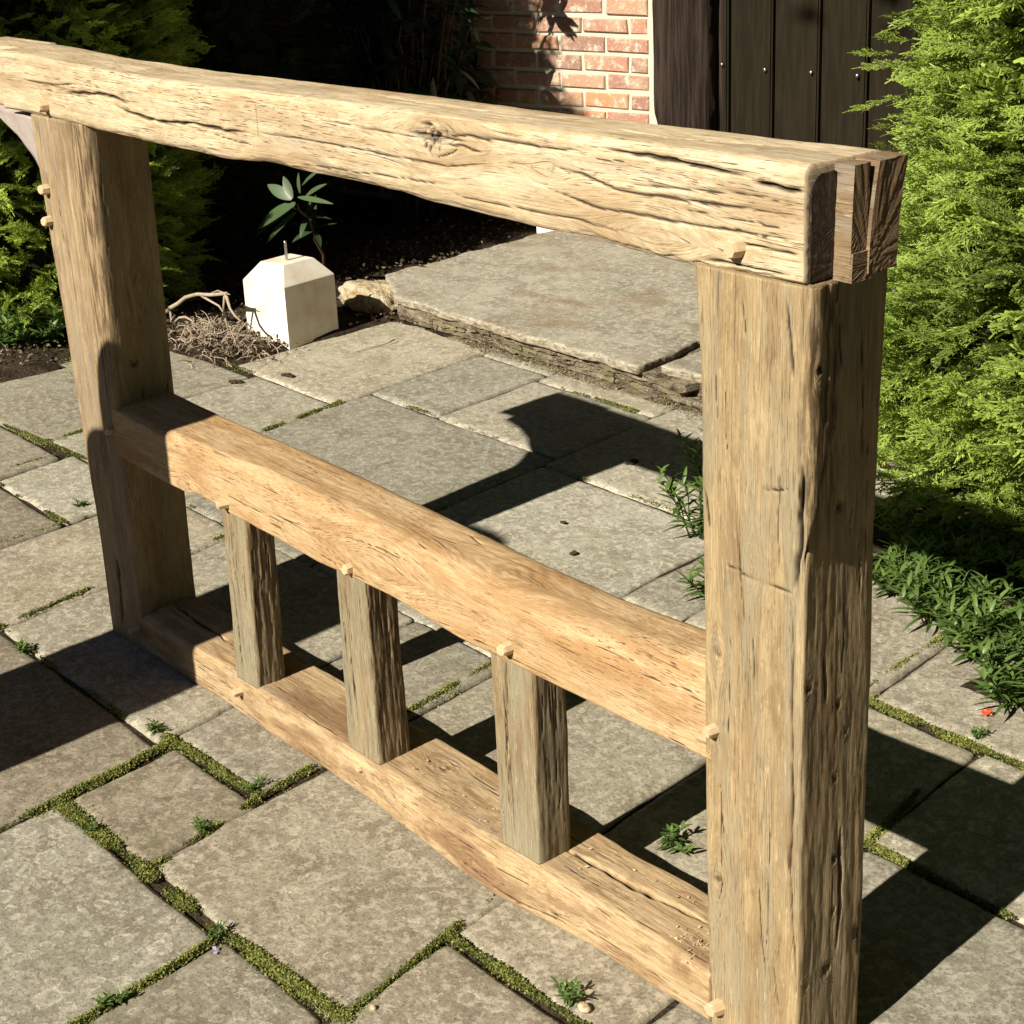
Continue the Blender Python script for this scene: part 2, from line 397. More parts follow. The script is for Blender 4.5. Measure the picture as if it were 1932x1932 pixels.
def beam_disp(l, a, b, f):
    # ragged underside arris
    m = (f == 3)*np.exp(-np.clip(b-1.07, 0, 1)/.010)
    d = -m*np.clip(.002+.008*fbm(l*45, b*60, a*40, 77, 4), -.001, .02)
    # the tooth mark and two vertical saw kerfs
    k = np.zeros_like(l)
    for (px, py0, py1, w, dep) in ((331, 206, 262, .0011, .004), (484, 195, 258, .0011, .005)):
        P0, P1 = gy(px-2, py0), gy(px+4, py1); zc = np.clip((b-P1[2])/(P0[2]-P1[2]), 0, 1); xc = P1[0]+(P0[0]-P1[0])*zc
        mm = (f == 3)*np.exp(-((l-xc)/w)**2)*sst(b, P1[2]-.003, P1[2]+.003)*sst(P0[2]-b, -.003, .003); d -= mm*dep; k = np.maximum(k, mm)
    P = gy(396, 170); q = (l-P[0])/.0042; v = (b-P[2])/.016
    mm = (f == 3)*np.exp(-(q/(1+.0*v)*(1.5+v))**2-v**2*2); d -= mm*.012; k = np.maximum(k, mm)
    return d, k
bc = [(3, front(p, w, d)) for p, w, d in (
    ([(120, 175), (200, 178), (245, 195)], .0022, .007), ([(210, 198), (250, 213), (300, 230), (365, 233), (420, 245), (480, 252)], .0020, .008),
    ([(480, 248), (600, 268), (720, 292), (830, 312), (905, 316)], .0013, .005),
    ([(1020, 305), (1100, 330), (1170, 360), (1300, 378), (1420, 392), (1510, 415)], .0014, .005),
    ([(1010, 345), (1120, 390), (1210, 405), (1350, 430), (1420, 440), (1515, 455)], .0013, .004),
    ([(1130, 280), (1220, 292), (1330, 315), (1420, 333)], .0024, .008), ([(1420, 340), (1470, 352), (1520, 362)], .0026, .009),
    ([(1380, 455), (1450, 470), (1512, 482)], .0018, .007), ([(1320, 486), (1400, 502), (1500, 522)], .0020, .006),
    ([(540, 305), (650, 322), (760, 338), (860, 352)], .0012, .004), ([(820, 360), (950, 388), (1080, 412), (1180, 440)], .0011, .003),
    ([(40, 150), (100, 160), (150, 158)], .0012, .004), ([(900, 256), (1000, 275), (1100, 285)], .0016, .005),
    ([(1180, 345), (1300, 357), (1420, 366), (1515, 392)], .0010, .003), ([(620, 230), (700, 244), (790, 262)], .0011, .003))]
bc += [(3, ([(gy(x, y)[0], gy(x, y)[2]) for x, y in p], w, .006, 1)) for p, w in (([(800, 252), (806, 268), (803, 285), (812, 300)], .0022), ([(818, 258), (824, 275), (820, 290)], .0018), ([(790, 262), (796, 272), (797, 282)], .0014))]
bc += [(3, front(p, w, .005)) for p, w in (([(760, 250), (800, 256), (840, 262), (880, 268)], .0016), ([(830, 272), (870, 276), (910, 290)], .0014), ([(835, 258), (880, 256), (940, 270)], .0014), ([(815, 300), (850, 288), (866, 276)], .0014))]
bc += [(2, topb(p, w, d, 1.2)) for p, w, d in (([(1150, 248), (1260, 268), (1400, 280), (1520, 290)], .0014, .004), ([(700, 178), (850, 202), (980, 220)], .0013, .004), ([(1330, 252), (1450, 262), (1600, 276)], .0012, .003))]
kP = gy(805, 260); kQ = gy(1040, 322); kT = gz(1625, 262, 1.206)
beam = timber('top_beam', frame, W_BEAM, 'x', -2.10, -.0135, lambda l: (by0(l), T-.005+0*l, bz0(l), bz1(l)), beam_rad, cracks=bc,
              knots=((3, kP[0], kP[2]+.004, .034, .013), (3, kP[0]+.035, kP[2]+.012, .016, .006), (3, kQ[0], kQ[2], .012, .003), (2, kT[0], kT[1], .012, .005), (3, gy(1240, 430)[0], 1.095, .035, .0005)),
              disp=beam_disp, ncheck=6, seed=1, wav=.0012,
              rough=lambda l, a, b, f: (f == 3)*(np.exp(-((l+.93)/.16)**2)*np.exp(-np.clip(b-1.085, 0, 1)/.020)*.85+.5*np.exp(-np.clip(b-bz0(l)-.002, 0, 1)/.006)+.45*(f == 3)*np.exp(-((l-kP[0])/.03)**2-((b-kP[2])/.02)**2)))
# stepped right-hand end of the beam: three end-grain blocks, fanned rays
def endblock(y0, y1, z0, z1, x0, x1, mat, top=None, curve=0.):
    ny, nz, nx = 14, 40, 5
    A = Acc(); zt = z1 if top is None else top
    def yy(y, z): return y+curve*((z-z0)/(z1-z0))**2
    faces = []
    ys = np.linspace(y0, y1, ny); zs = np.linspace(z0, zt, nz); xs = np.linspace(x0, x1, nx)
    Y, Z = np.meshgrid(ys, zs, indexing='ij'); Yc = Y+curve*((Z-z0)/(z1-z0))**2
    def gridf(n, m):
        i = np.arange(n*m).reshape(n, m); return np.stack([i[:-1, :-1], i[1:, :-1], i[1:, 1:], i[:-1, 1:]], -1).reshape(-1, 4)
    P = []; G = []
    py, pz = .074, z0+.018
    dx = .0012*fbm(np.arctan2(Z-pz, Yc-py)*14, np.hypot(Z-pz, Yc-py)*20, 0, 5, 3)
    A.add(np.stack([x1+dx, Yc, Z], -1).reshape(-1, 3), gridf(ny, nz))
    for ye in (y0, y1):
        X, Z2 = np.meshgrid(xs, zs, indexing='ij'); A.add(np.stack([X, ye+curve*((Z2-z0)/(z1-z0))**2, Z2], -1).reshape(-1, 3), gridf(nx, nz))
    for ze in (z0, zt):
        X, Y2 = np.meshgrid(xs, ys, indexing='ij'); A.add(np.stack([X, Y2+curve*((ze-z0)/(z1-z0))**2, ze+0*X+.001*vnoise(X*90, Y2*90)], -1).reshape(-1, 3), gridf(nx, ny))
    V, F, _ = A.get()
    gr = np.stack([np.arctan2(V[:, 2]-pz, V[:, 1]-py), np.hypot(V[:, 2]-pz, V[:, 1]-py), V[:, 0]], 1)
    return V, F, gr
endz0, endz1 = 1.077, 1.206
def addend(y0, y1, za, zb, x1, mt, top, cv):
    V, F, gr = endblock(y0, y1, za, zb, -.02, x1, mt, top, cv)
    return V, F, gr
for i, (y0, y1, za, zb, x1, top, cv) in enumerate(((.004, .043, endz0+.002, endz1-.010, -.0085, None, 0), (.0425, .0690, endz0, endz1, .0155, endz1-.002, .003),
                                             (.0425, .0745, endz0-.003, endz0+.030, .0180, None, .001), (.0680, .1165, endz0+.004, endz1, .0205, endz1-.0015, .014))):
    V, F, gr = addend(y0, y1, za, zb, x1, None, top, cv)
    if i == 0:
        k = np.clip((.020-V[:, 1])/.020, 0, 1)**2*.022; V[:, 2] -= k*np.clip((V[:, 2]-za)/(zb-za), 0, 1)**2
    if i == 1: V[:, 1] += (V[:, 0] > .01)*(V[:, 1] > .06)*.000
    o = sub(beam, 'beam_end', V, F, W_CHAR if i == 0 else W_END, {'polar': gr, 'grain': V.copy(), 'crk': np.zeros(len(V)), 'rough': np.zeros(len(V))}, False)
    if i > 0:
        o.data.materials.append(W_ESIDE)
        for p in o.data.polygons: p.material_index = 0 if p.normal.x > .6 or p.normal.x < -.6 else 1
# longer rear half of the beam beyond the left post
timber('beam_tail', frame, W_BEAM, 'x', -2.33, -2.104, lambda l: (.045+0*l, T-.005+0*l, 1.078+0*l, 1.199+0*l), lambda l: (.006+0*l,)*4, ncheck=5, seed=2, dl=.006, dp=.003)
# --- right post (axis z: a=X, b=Y; face 0 (b=b0) front, face 1 (a=a1) right side)
pz_ = [0, .2, .5, .74, .95, 1.07]
def post_disp(l, a, b, f):
    k = np.zeros_like(l); P = np.array(sorted([(gx(x, y)[2], gx(x, y)[1]) for x, y in ((1590, 500), (1586, 560), (1588, 700), (1584, 810), (1562, 860), (1546, 950), (1532, 1000), (1512, 1090), (1506, 1120))])); bcx = np.interp(l, P[:, 0], P[:, 1], left=-1)+.0012*fbm(l*30, 0*l, 0, 9, 3)
    d = (f == 1)*sst(bcx-b, -.0006, .0012)*.0055
    # raised cheek on the front: everything above the broken line stands proud and ends in a lip
    return d, k
W2 = .17
pcr = [(0, fpost(p, w, d)) for p, w, d in (
    ([(1516, 880), (1512, 980), (1508, 1060), (1499, 1118)], .0042, .013), ([(1483, 560), (1492, 640), (1497, 720)], .0018, .006),
    ([(1497, 1130), (1495, 1240), (1492, 1360), (1496, 1500), (1490, 1640), (1500, 1800), (1506, 1920)], .0018, .007),
    ([(1475, 860), (1468, 980), (1470, 1080)], .0010, .004), ([(1392, 1000), (1396, 1080), (1400, 1150)], .0011, .003),
    ([(1460, 1820), (1470, 1900)], .0013, .004), ([(1400, 560), (1410, 640)], .0011, .003), ([(1350, 700), (1355, 800)], .0010, .003),
    ([(1430, 1650), (1436, 1760), (1446, 1840)], .0011, .003), ([(1330, 920), (1338, 1000)], .0018, .004), ([(1420, 1180), (1424, 1290)], .0009, .002))]
pcr += [(0, ([(gy(x, y)[2], gy(x, y)[0]) for x, y in p], .0012, .0035, 1)) for p in ([(1363, 1065), (1392, 1072), (1405, 1085), (1440, 1100), (1470, 1110), (1499, 1121)], [(1440, 920), (1470, 925), (1490, 922)])]
pcr += [(1, spost(p, w, d)) for p, w, d in (
    ([(1584, 560), (1586, 700), (1582, 810), (1560, 860), (1545, 950), (1532, 1000)], .0035, .010), ([(1596, 600), (1600, 700)], .0015, .004),
    ([(1530, 1010), (1520, 1080), (1512, 1160), (1508, 1240)], .003, .006), ([(1640, 600), (1644, 760), (1640, 900)], .0015, .004),
    ([(1590, 1560), (1588, 1660), (1580, 1790)], .0025, .006), ([(1625, 1700), (1622, 1800)], .003, .007), ([(1560, 1240), (1563, 1330)], .0016, .004))]
nd = lambda x, y: (gx(x, y)[2], gx(x, y)[1])
pk = [(1, *nd(x, y), r, d) for x, y, r, d in ((1595, 955, .010, .009), (1587, 1330, .006, .008), (1578, 1470, .006, .008), (1578, 1620, .007, .008), (1572, 1720, .006, .006), (1560, 1830, .010, .009), (1530, 1300, .007, .006), (1520, 1860, .007, .006), (1548, 700, .008, .006), (1616, 1760, .010, .006), (1600, 1380, .006, .005))]
pk += [(0, gy(1375, 1240)[2], gy(1375, 1240)[0]-.02, .016, .002), (0, gy(1355, 1665)[2], gy(1355, 1665)[0], .016, .004), (0, gy(1420, 1060)[2], gy(1420, 1060)[0], .012, .0006)]
def prough(l, a, b, f):
    return (f == 1)*(sst(l, .74, .86)*np.exp(-(b/.055)**6)*1.+.30) + (f == 0)*sst(a, -.028, -.012)*sst(l, .8, .9)*.6
post_r = timber('post', frame, W_POST, 'z', 0.0, 1.073, lambda l: (-W2-.005+np.interp(l, [0, .2, .5, .95, 1.07], [.015, .010, .006, 0, -.008]), np.interp(l, [0, 1.07], [0, -.003]), -.001+0*l, np.interp(l, pz_, [.130, .132, .137, .142, .149, .155])),
                lambda l: (.006+0*l, np.interp(l, [0, .72, .82, 1.07], [.005, .006, .014, .012])+.004*fbm(l*12, 1, 0, 3, 2), .012+0*l, .01+0*l),
                cracks=pcr, knots=pk, disp=post_disp, skew=lambda l: np.interp(l, [0, .55, .75, 1.07], [.0, .025, .085, .085]), rough=prough, ncheck=6, seed=3, wav=.0016, dl=.003)
# --- left post, tapering, with a rough waney corner
lcr = [(0, fpost(p, w, d)) for p, w, d in (([(218, 1050), (225, 1120), (232, 1180)], .004, .012), ([(120, 420), (135, 520), (150, 620)], .0014, .004))]
post_l = timber('post', frame, W_POST2, 'z', 0.0, 1.086, lambda l: (np.interp(l, [0, .25, .5, .7, .9, 1.08], [-1.936, -1.937, -1.952, -1.960, -1.975, -1.986]), np.interp(l, [0, .1, .5, 1.07], [-1.782, -1.782, -1.770, -1.758]), .001+0*l, T+0*l),
                lambda l: (.006+0*l, np.interp(l, [0, .45, .6, 1.07], [.005, .006, .014, .020]), .010+0*l, .008+0*l), cracks=lcr, ncheck=4, seed=4, wav=.0014, dl=.0045, dp=.0025,
                knots=((1, .78, .08, .014, .004), (1, .62, .05, .02, .003)), skew=.12,
                rough=lambda l, a, b, f: ((f == 0)*sst(a, -1.84, -1.81)+(f == 1)*np.exp(-(b/.018)**2))*sst(l, .55, .72))
# --- mid rail
rz0 = lp([-1.80, -1.65, -1.52, -1.48, -1.39, -1.08, -.87, -.69, -.51, -.15], [.435, .431, .427, .436, .430, .419, .424, .411, .411, .415])
rz1 = lp([-1.80, -1.58, -1.27, -1.05, -.81, -.61, -.44, -.30, -.15], [.538, .535, .539, .537, .530, .524, .524, .532, .54])
rail = timber('mid_rail', frame, W_RAIL, 'x', -1.79, -.155, lambda l: (-.002+.002*fbm(l*3, 0, 0, 41, 2), T-.004+.0*l, rz0(l), rz1(l)),
              lambda l: (.005+0*l, .012+0*l, np.interp(l, [-1.8, -1.3, -.9, -.3], [.012, .028, .036, .045]), np.interp(l, [-1.8, -1.2, -.6, -.2], [.010, .022, .040, .052])),
              ncheck=3, seed=5, wav=.0012, knots=((3, gy(362, 925)[0]-.01, .441, .016, .005), (3, gy(1090, 1175)[0], gy(1090, 1175)[2], .013, .002), (3, gy(445, 860)[0], gy(445, 860)[2], .010, .001), (2, -.62, .05, .045, .0004), (3, -.9, .47, .05, .0004)),
              cracks=[(3, front([(1180, 1260), (1260, 1290), (1330, 1310)], .0008, .002))])
# --- sill
sz0 = lp([-1.8, -1.5, -1.2, -.95, -.75, -.62, -.5, -.15], [.002, .002, .002, .004, .004, .002, .004, .002])
sz1 = lp([-1.8, -1.3, -1.0, -.6, -.15], [.086, .086, .084, .082, .088])
sy0 = lp([-1.8, -1.6, -1.3, -1.1, -.95, -.85, -.72, -.6, -.4, -.15], [.004, .004, -.004, -.004, -.010, -.018, -.026, -.030, -.010, -.006])
sill = timber('sill', frame, W_SILL, 'x', -1.795, -.155, lambda l: (np.minimum(sy0(l), .0), T-.005+.005*fbm(l*8, 0, 0, 51, 2), sz0(l), sz1(l)),
              lambda l: (.010+0*l, .01+0*l, .008+.004*fbm(l*9, 0, 0, 53, 2), np.interp(l, [-1.8, -1.2, -.8, -.6, -.3], [.016, .014, .030, .040, .016])),
              ncheck=10, seed=6, wav=.0016, cracks=[(2, topb([(1070, 1600), (1130, 1632), (1200, 1672), (1280, 1712), (1340, 1742)], .0035, .016, .086)), (2, topb([(330, 1140), (380, 1178), (430, 1210)], .003, .012, .086)),
                                     (3, front([(880, 1600), (1000, 1690), (1100, 1745)], .0012, .004))], knots=((2, -.86, .08, .02, .004), (3, -.66, .04, .02, .002)))
# --- three staves
def stave(x0t, x1t, x0b, x1b, dep, seed, rgh, yb=.0, twist=0.):
    z0, z1 = .082, .430
    timber('stave', frame, W_STAVE, 'z', z0, z1, lambda l: (np.interp(l, [z0, z1], [x0b, x0t])+.002*fbm(l*9, 0, 0, seed, 2), np.interp(l, [z0, z1], [x1b, x1t])+.002*fbm(l*9, 5, 0, seed, 2), .001+0*l, dep+.003*fbm(l*7, 9, 0, seed, 2)),
           lambda l: (.005+0*l, .007+.004*fbm(l*14, 0, 0, seed, 2), .010+0*l, .006+0*l), ncheck=5, seed=seed, wav=.0014, dl=.003,
           rough=lambda l, a, b, f: (f == 1)*rgh+(f == 0)*rgh*.25, cracks=[(0, ([(z0+.02, (x0b+x1b)/2-.01), (.22, (x0b+x1b)/2-.013), (.32, (x0b+x1b)/2-.016), (z1, (x0t+x1t)/2-.014)], .0012, .004))])
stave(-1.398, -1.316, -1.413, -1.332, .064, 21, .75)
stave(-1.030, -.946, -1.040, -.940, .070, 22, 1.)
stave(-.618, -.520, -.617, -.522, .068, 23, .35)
# --- brace: runs up and out from the left post
def brace():
    n = 40; A = Acc()
    lo = np.array([(-1.960, .86), (-1.985, .925), (-2.035, .99), (-2.10, 1.03), (-2.18, 1.06), (-2.27, 1.076)])
    hi = np.array([(-1.960, 1.07), (-1.985, 1.075), (-2.035, 1.0755), (-2.10, 1.076), (-2.18, 1.077), (-2.27, 1.078)])
    tt = np.linspace(0, 5, n); k = np.arange(6)
    L = np.stack([np.interp(tt, k, lo[:, 0]), np.interp(tt, k, lo[:, 1])], 1); H = np.stack([np.interp(tt, k, hi[:, 0]), np.interp(tt, k, hi[:, 1])], 1)
    V = []
    m = 12
    for j in range(m):
        q = j/(m-1); P = L+(H-L)*q; V.append(np.stack([P[:, 0], .022+.0012*fbm(P[:, 0]*40, P[:, 1]*40, 0, 5), P[:, 1]], 1))
    for j in range(m):
        q = 1-j/(m-1); P = L+(H-L)*q; V.append(np.stack([P[:, 0], .100+0*P[:, 0], P[:, 1]], 1))
    V = np.array(V).transpose(1, 0, 2).reshape(-1, 3); i = np.arange(n*2*m).reshape(n, 2*m)
    F = np.stack([i[:-1], i[1:], np.roll(i, -1, 1)[1:], np.roll(i, -1, 1)[:-1]], -1).reshape(-1, 4)
    o = sub(frame, 'brace', V, [F, i[0][None], i[-1][::-1][None]], W_BRACE, {'grain': np.stack([V[:, 0]-V[:, 2], V[:, 1], V[:, 0]+V[:, 2]], 1), 'crk': np.zeros(len(V)), 'rough': np.zeros(len(V))})
    o['label'] = 'curved lilac-grey brace rising left from the far post'
brace()
# --- pegs: faceted, tapered, standing proud
def peg(px, py, r=.0085, out=.020, ang=0.):
    r *= 1+.10*math.sin(px*3.1); out *= 1+.22*math.sin(px*1.7+py)
    P = gy(px, py, -.008); n = 7; A = []; th = np.arange(n)/n*2*math.pi+ang+px
    rr = r*(1+.12*np.array([vnoise(px*.1+i, 0.) for i in range(n)]))
    dx = -.15*out*math.sin(px)
    for y, k in ((.02, 1.12), (-.001, 1.08), (-out*.8, .98), (-out, .82)):
        A.append(np.stack([P[0]+rr*k*np.cos(th)+dx*(y < -.01), y+.0016*np.cos(th*1+px)*(y < -.015)+0*th, P[2]+rr*k*np.sin(th)], 1))
    V = np.concatenate(A); i = np.arange(4*n).reshape(4, n); F = np.stack([i[:-1], i[1:], np.roll(i, -1, 1)[1:], np.roll(i, -1, 1)[:-1]], -1).reshape(-1, 4)
    sub(frame, 'peg', V, [F, i[-1][::-1][None], i[0][None]], W_PEG, None, False)
for a in ((1385, 471, .011, .020), (82, 201, .0095, .016), (82, 358, .009, .013), (88, 418, .009, .013), (423, 953, .0085, .018), (653, 1074, .0085, .016), (955, 1224, .0085, .016),
          (1341, 1380, .0095, .015), (1352, 1903, .0115, .024), (966, 1640, .0095, .014), (680, 1448, .0085, .014), (449, 1306, .0080, .016), (206, 813, .0075, .014), (254, 1189, .0080, .02)):
    peg(*a)
# ------------------------------------------------------------------ ground and paving
def in_paving(x, y):
    xs = x+.15*y
    return (xs > -3.80) & (y < 1.93) & ((y < 1.22) | (x > -3.52)) & (y > -3.2) & (x < 2.6) & ~((x > -1.15) & (y > 1.35)) & ~((x > -.55) & (y > 1.10))
def mat_soil():
    t = NT('soil', .95, .1); p = t.pos()
    n = t.noise(t.vmul(p, (9, 9, 9)), 1, 6, .7); n2 = t.noise(t.vmul(p, (90, 90, 90)), 1, 4, .7)
    c = t.mix(t.mr(n, .35, .65), (.030, .022, .014), (.075, .055, .035)); c = t.mix(t.mr(n2, .6, .75), c, (.16, .13, .09))
    return t.out(c, t.bump(t.math('ADD', n, n2), 1., .02))
M_SOIL = mat_soil()
def ground():
    gx_ = np.concatenate([-np.geomspace(150, 8.2, 14), np.arange(-8, 3, .06), np.geomspace(3.2, 150, 14)])
    gy_ = np.concatenate([-np.geomspace(150, 4.2, 14), np.arange(-4, 5, .06), np.geomspace(5.2, 150, 14)])
    X, Y = np.meshgrid(gx_, gy_, indexing='ij')
    nz = .022*fbm(X*3.1, Y*3.1, 0, 5, 4)+.008*vnoise(X*21, Y*21)
    Z = np.where(in_paving(X, Y), -.008+.35*nz*0, .012+nz)
    far = (X < -8) | (X > 3) | (Y > 5) | (Y < -4); Z = np.where(far, -.02, Z)
    V = np.stack([X, Y, Z], -1).reshape(-1, 3); i = np.arange(X.size).reshape(X.shape)
    F = np.stack([i[:-1, :-1], i[1:, :-1], i[1:, 1:], i[:-1, 1:]], -1).reshape(-1, 4)
    tag(mesh('ground', V, F, M_SOIL), kind='structure')
ground()
def mat_stone(name, step=False):
    t = NT(name, .85, .25); p = t.pos(); tone = t.attr('tone')
    sp = t.n('ShaderNodeSeparateXYZ'); t.l(tone, sp.inputs[0])
    tn, lich, warm = sp.outputs
    wv = t.vadd(p, t.vmul(t.noise(t.vmul(p, (28, 28, 28)), 1, 3, .6, 0, True), (.022, .022, 0)))
    n1 = t.noise(t.vmul(p, (2.6, 2.6, 2.6)), 1, 5, .6); n2 = t.noise(t.vmul(p, (13, 13, 13)), 1, 6, .75); n3 = t.noise(t.vmul(p, (130, 130, 130)), 1, 4, .7)
    n4 = t.noise(t.vmul(p, (330, 330, 330)), 1, 2, .6)
    c = t.mix(t.mr(n1, .35, .65), (.25, .235, .185), (.33, .315, .255))
    c = t.mix(t.mr(n2, .44, .62, 0, .72), c, (.17, .148, .11))
    c = t.mix(t.mr(t.noise(t.vmul(p, (48, 48, 48)), 1, 4, .7), .48, .60, 0, .7), c, (.45, .43, .345))
    c = t.mix(t.math('MULTIPLY', t.mr(n3, .50, .62, 0, .6), 1.), c, (.12, .105, .08))
    c = t.mix(t.mr(t.noise(t.vmul(p, (4.2, 4.2, 4.2)), 1, 4, .65), .5, .68, 0, .35), c, (.20, .205, .12))
    h = t.math('ADD', t.math('MULTIPLY', n2, .8), t.math('MULTIPLY', n3, .5))
    if not step:
        # lichen: crowded crusty rosettes, pale rim round a duller middle
        for sc, dens, amt, seed in ((17., .62, .8, 0.), (36., .62, .75, 7.), (8.5, .34, .9, 3.)):
            v = t.n('ShaderNodeTexVoronoi', feature='F1'); v.inputs['Scale'].default_value = sc; v.inputs['Randomness'].default_value = 1
            t.l(t.vadd(wv, (seed, seed*.7, 0)), v.inputs['Vector'])
            cs = t.n('ShaderNodeSeparateColor'); t.l(v.outputs['Color'], cs.inputs[0])
            on = t.mr(cs.outputs[0], 1-dens-.02, 1-dens+.02)
            rad = t.math('MULTIPLY_ADD', cs.outputs[1], .30, .16)
            q = t.math('DIVIDE', v.outputs['Distance'], rad)
            rim = t.math('MULTIPLY', t.mr(q, .62, .88), t.math('SUBTRACT', 1., t.mr(q, .98, 1.12)))
            disk = t.math('SUBTRACT', 1., t.mr(q, .9, 1.1))
            brk = t.mr(t.noise(t.vmul(p, (95, 95, 95)), 1, 4, .8), .40, .60)
            a = t.math('MULTIPLY', t.math('MULTIPLY', on, lich), t.math('MULTIPLY', brk, amt))
            c = t.mix(t.math('MULTIPLY', a, t.math('MULTIPLY', disk, .65)), c, (.36, .35, .27))
            c = t.mix(t.math('MULTIPLY', a, rim), c, (.56, .54, .46))
            h = t.math('ADD', h, t.math('MULTIPLY', t.math('MULTIPLY', a, rim), .22))
    else:
        c = t.mix(t.mr(t.noise(t.vmul(p, (2.2, 4, 3)), 1, 5, .65), .50, .66, 0, .6), c, (.19, .135, .08))
        c = t.mix(t.mr(t.noise(t.vmul(p, (5, 7, 3)), 1, 5, .7), .52, .64, 0, .4), c, (.40, .37, .30))
    c = t.mix(t.mr(n4, .58, .68, 0, .6), c, (.46, .44, .37))
    c = t.mix(warm, c, t.mix(1., c, (1.05, .96, .87), 'MULTIPLY'))
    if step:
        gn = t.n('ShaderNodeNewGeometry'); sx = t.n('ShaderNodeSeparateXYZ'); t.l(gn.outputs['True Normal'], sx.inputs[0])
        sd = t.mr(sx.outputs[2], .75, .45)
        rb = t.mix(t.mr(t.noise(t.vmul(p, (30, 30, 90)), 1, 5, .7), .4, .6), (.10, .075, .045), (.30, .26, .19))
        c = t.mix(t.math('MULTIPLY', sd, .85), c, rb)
    gm = t.n('ShaderNodeMix', data_type='RGBA', blend_type='MULTIPLY'); gm.inputs[0].default_value = 1; t.l(c, gm.inputs[6])
    cc = t.n('ShaderNodeCombineColor'); [t.l(tn, cc.inputs[k]) for k in range(3)]; t.l(cc.outputs[0], gm.inputs[7])
    return t.out(gm.outputs[2], t.bump(h, .8, .0028))
M_FLAG = mat_stone('flagstone'); M_STEP = mat_stone('step_stone', True)
def slab_mesh(corners, z0, z1, seed, cell=.02, edge=.004, tone=(1, .5, .5), rough=.0022):
    """corners: 4 world xy points counter-clockwise; returns V,F,tone"""
    c = np.array(corners, float); w = np.linalg.norm(c[1]-c[0]); h = np.linalg.norm(c[3]-c[0])
    n, m = max(4, int(w/cell)), max(4, int(h/cell))
    u = np.linspace(0, 1, n+1)[:, None]; v = np.linspace(0, 1, m+1)[None, :]
    P = (c[0][None, None]*((1-u)*(1-v))[..., None]+c[1]*(u*(1-v))[..., None]+c[2]*(u*v)[..., None]+c[3]*((1-u)*v)[..., None])
    # wander the edges, rounder corners
    eu = np.minimum(u*w, (1-u)*w)+0*v; ev = np.minimum(v*h, (1-v)*h)+0*u
    e = np.minimum(eu, ev); ctr = c.mean(0)
    k = np.exp(-e/.03)
    wob = edge*(fbm(P[..., 0]*9, P[..., 1]*9, seed, 3, 5)-.15)
    dirv = P-ctr; dn = np.linalg.norm(dirv, axis=-1, keepdims=True)+1e-6
    cor = .005*np.exp(-(eu+ev)/.012)
    P = P+dirv/dn*(wob*k-cor)[..., None]
    Z = z1+rough*fbm(P[..., 0]*9, P[..., 1]*9, seed, 7, 4)+.0007*vnoise(P[..., 0]*90, P[..., 1]*90)+.0015*vnoise(seed, seed)-.0045*np.exp(-e/.005)
    V = np.concatenate([P, Z[..., None]], -1).reshape(-1, 3); i = np.arange((n+1)*(m+1)).reshape(n+1, m+1)
    F = np.stack([i[:-1, :-1], i[1:, :-1], i[1:, 1:], i[:-1, 1:]], -1).reshape(-1, 4)
    ring = np.concatenate([i[:-1, 0], i[-1, :-1], i[:0:-1, -1], i[0, :0:-1]])
    Vs = V[ring].copy(); Vs[:, 2] = z0; Vs[:, :2] += (ctr-Vs[:, :2])*.004
    j = np.arange(len(ring))+len(V); S = np.stack([j, np.roll(j, -1), np.roll(ring, -1), ring], 1)
    # split arris for shading
    VV = np.concatenate([V, Vs]); return VV, np.concatenate([F, S]), np.tile(np.array(tone, float), (len(VV), 1))
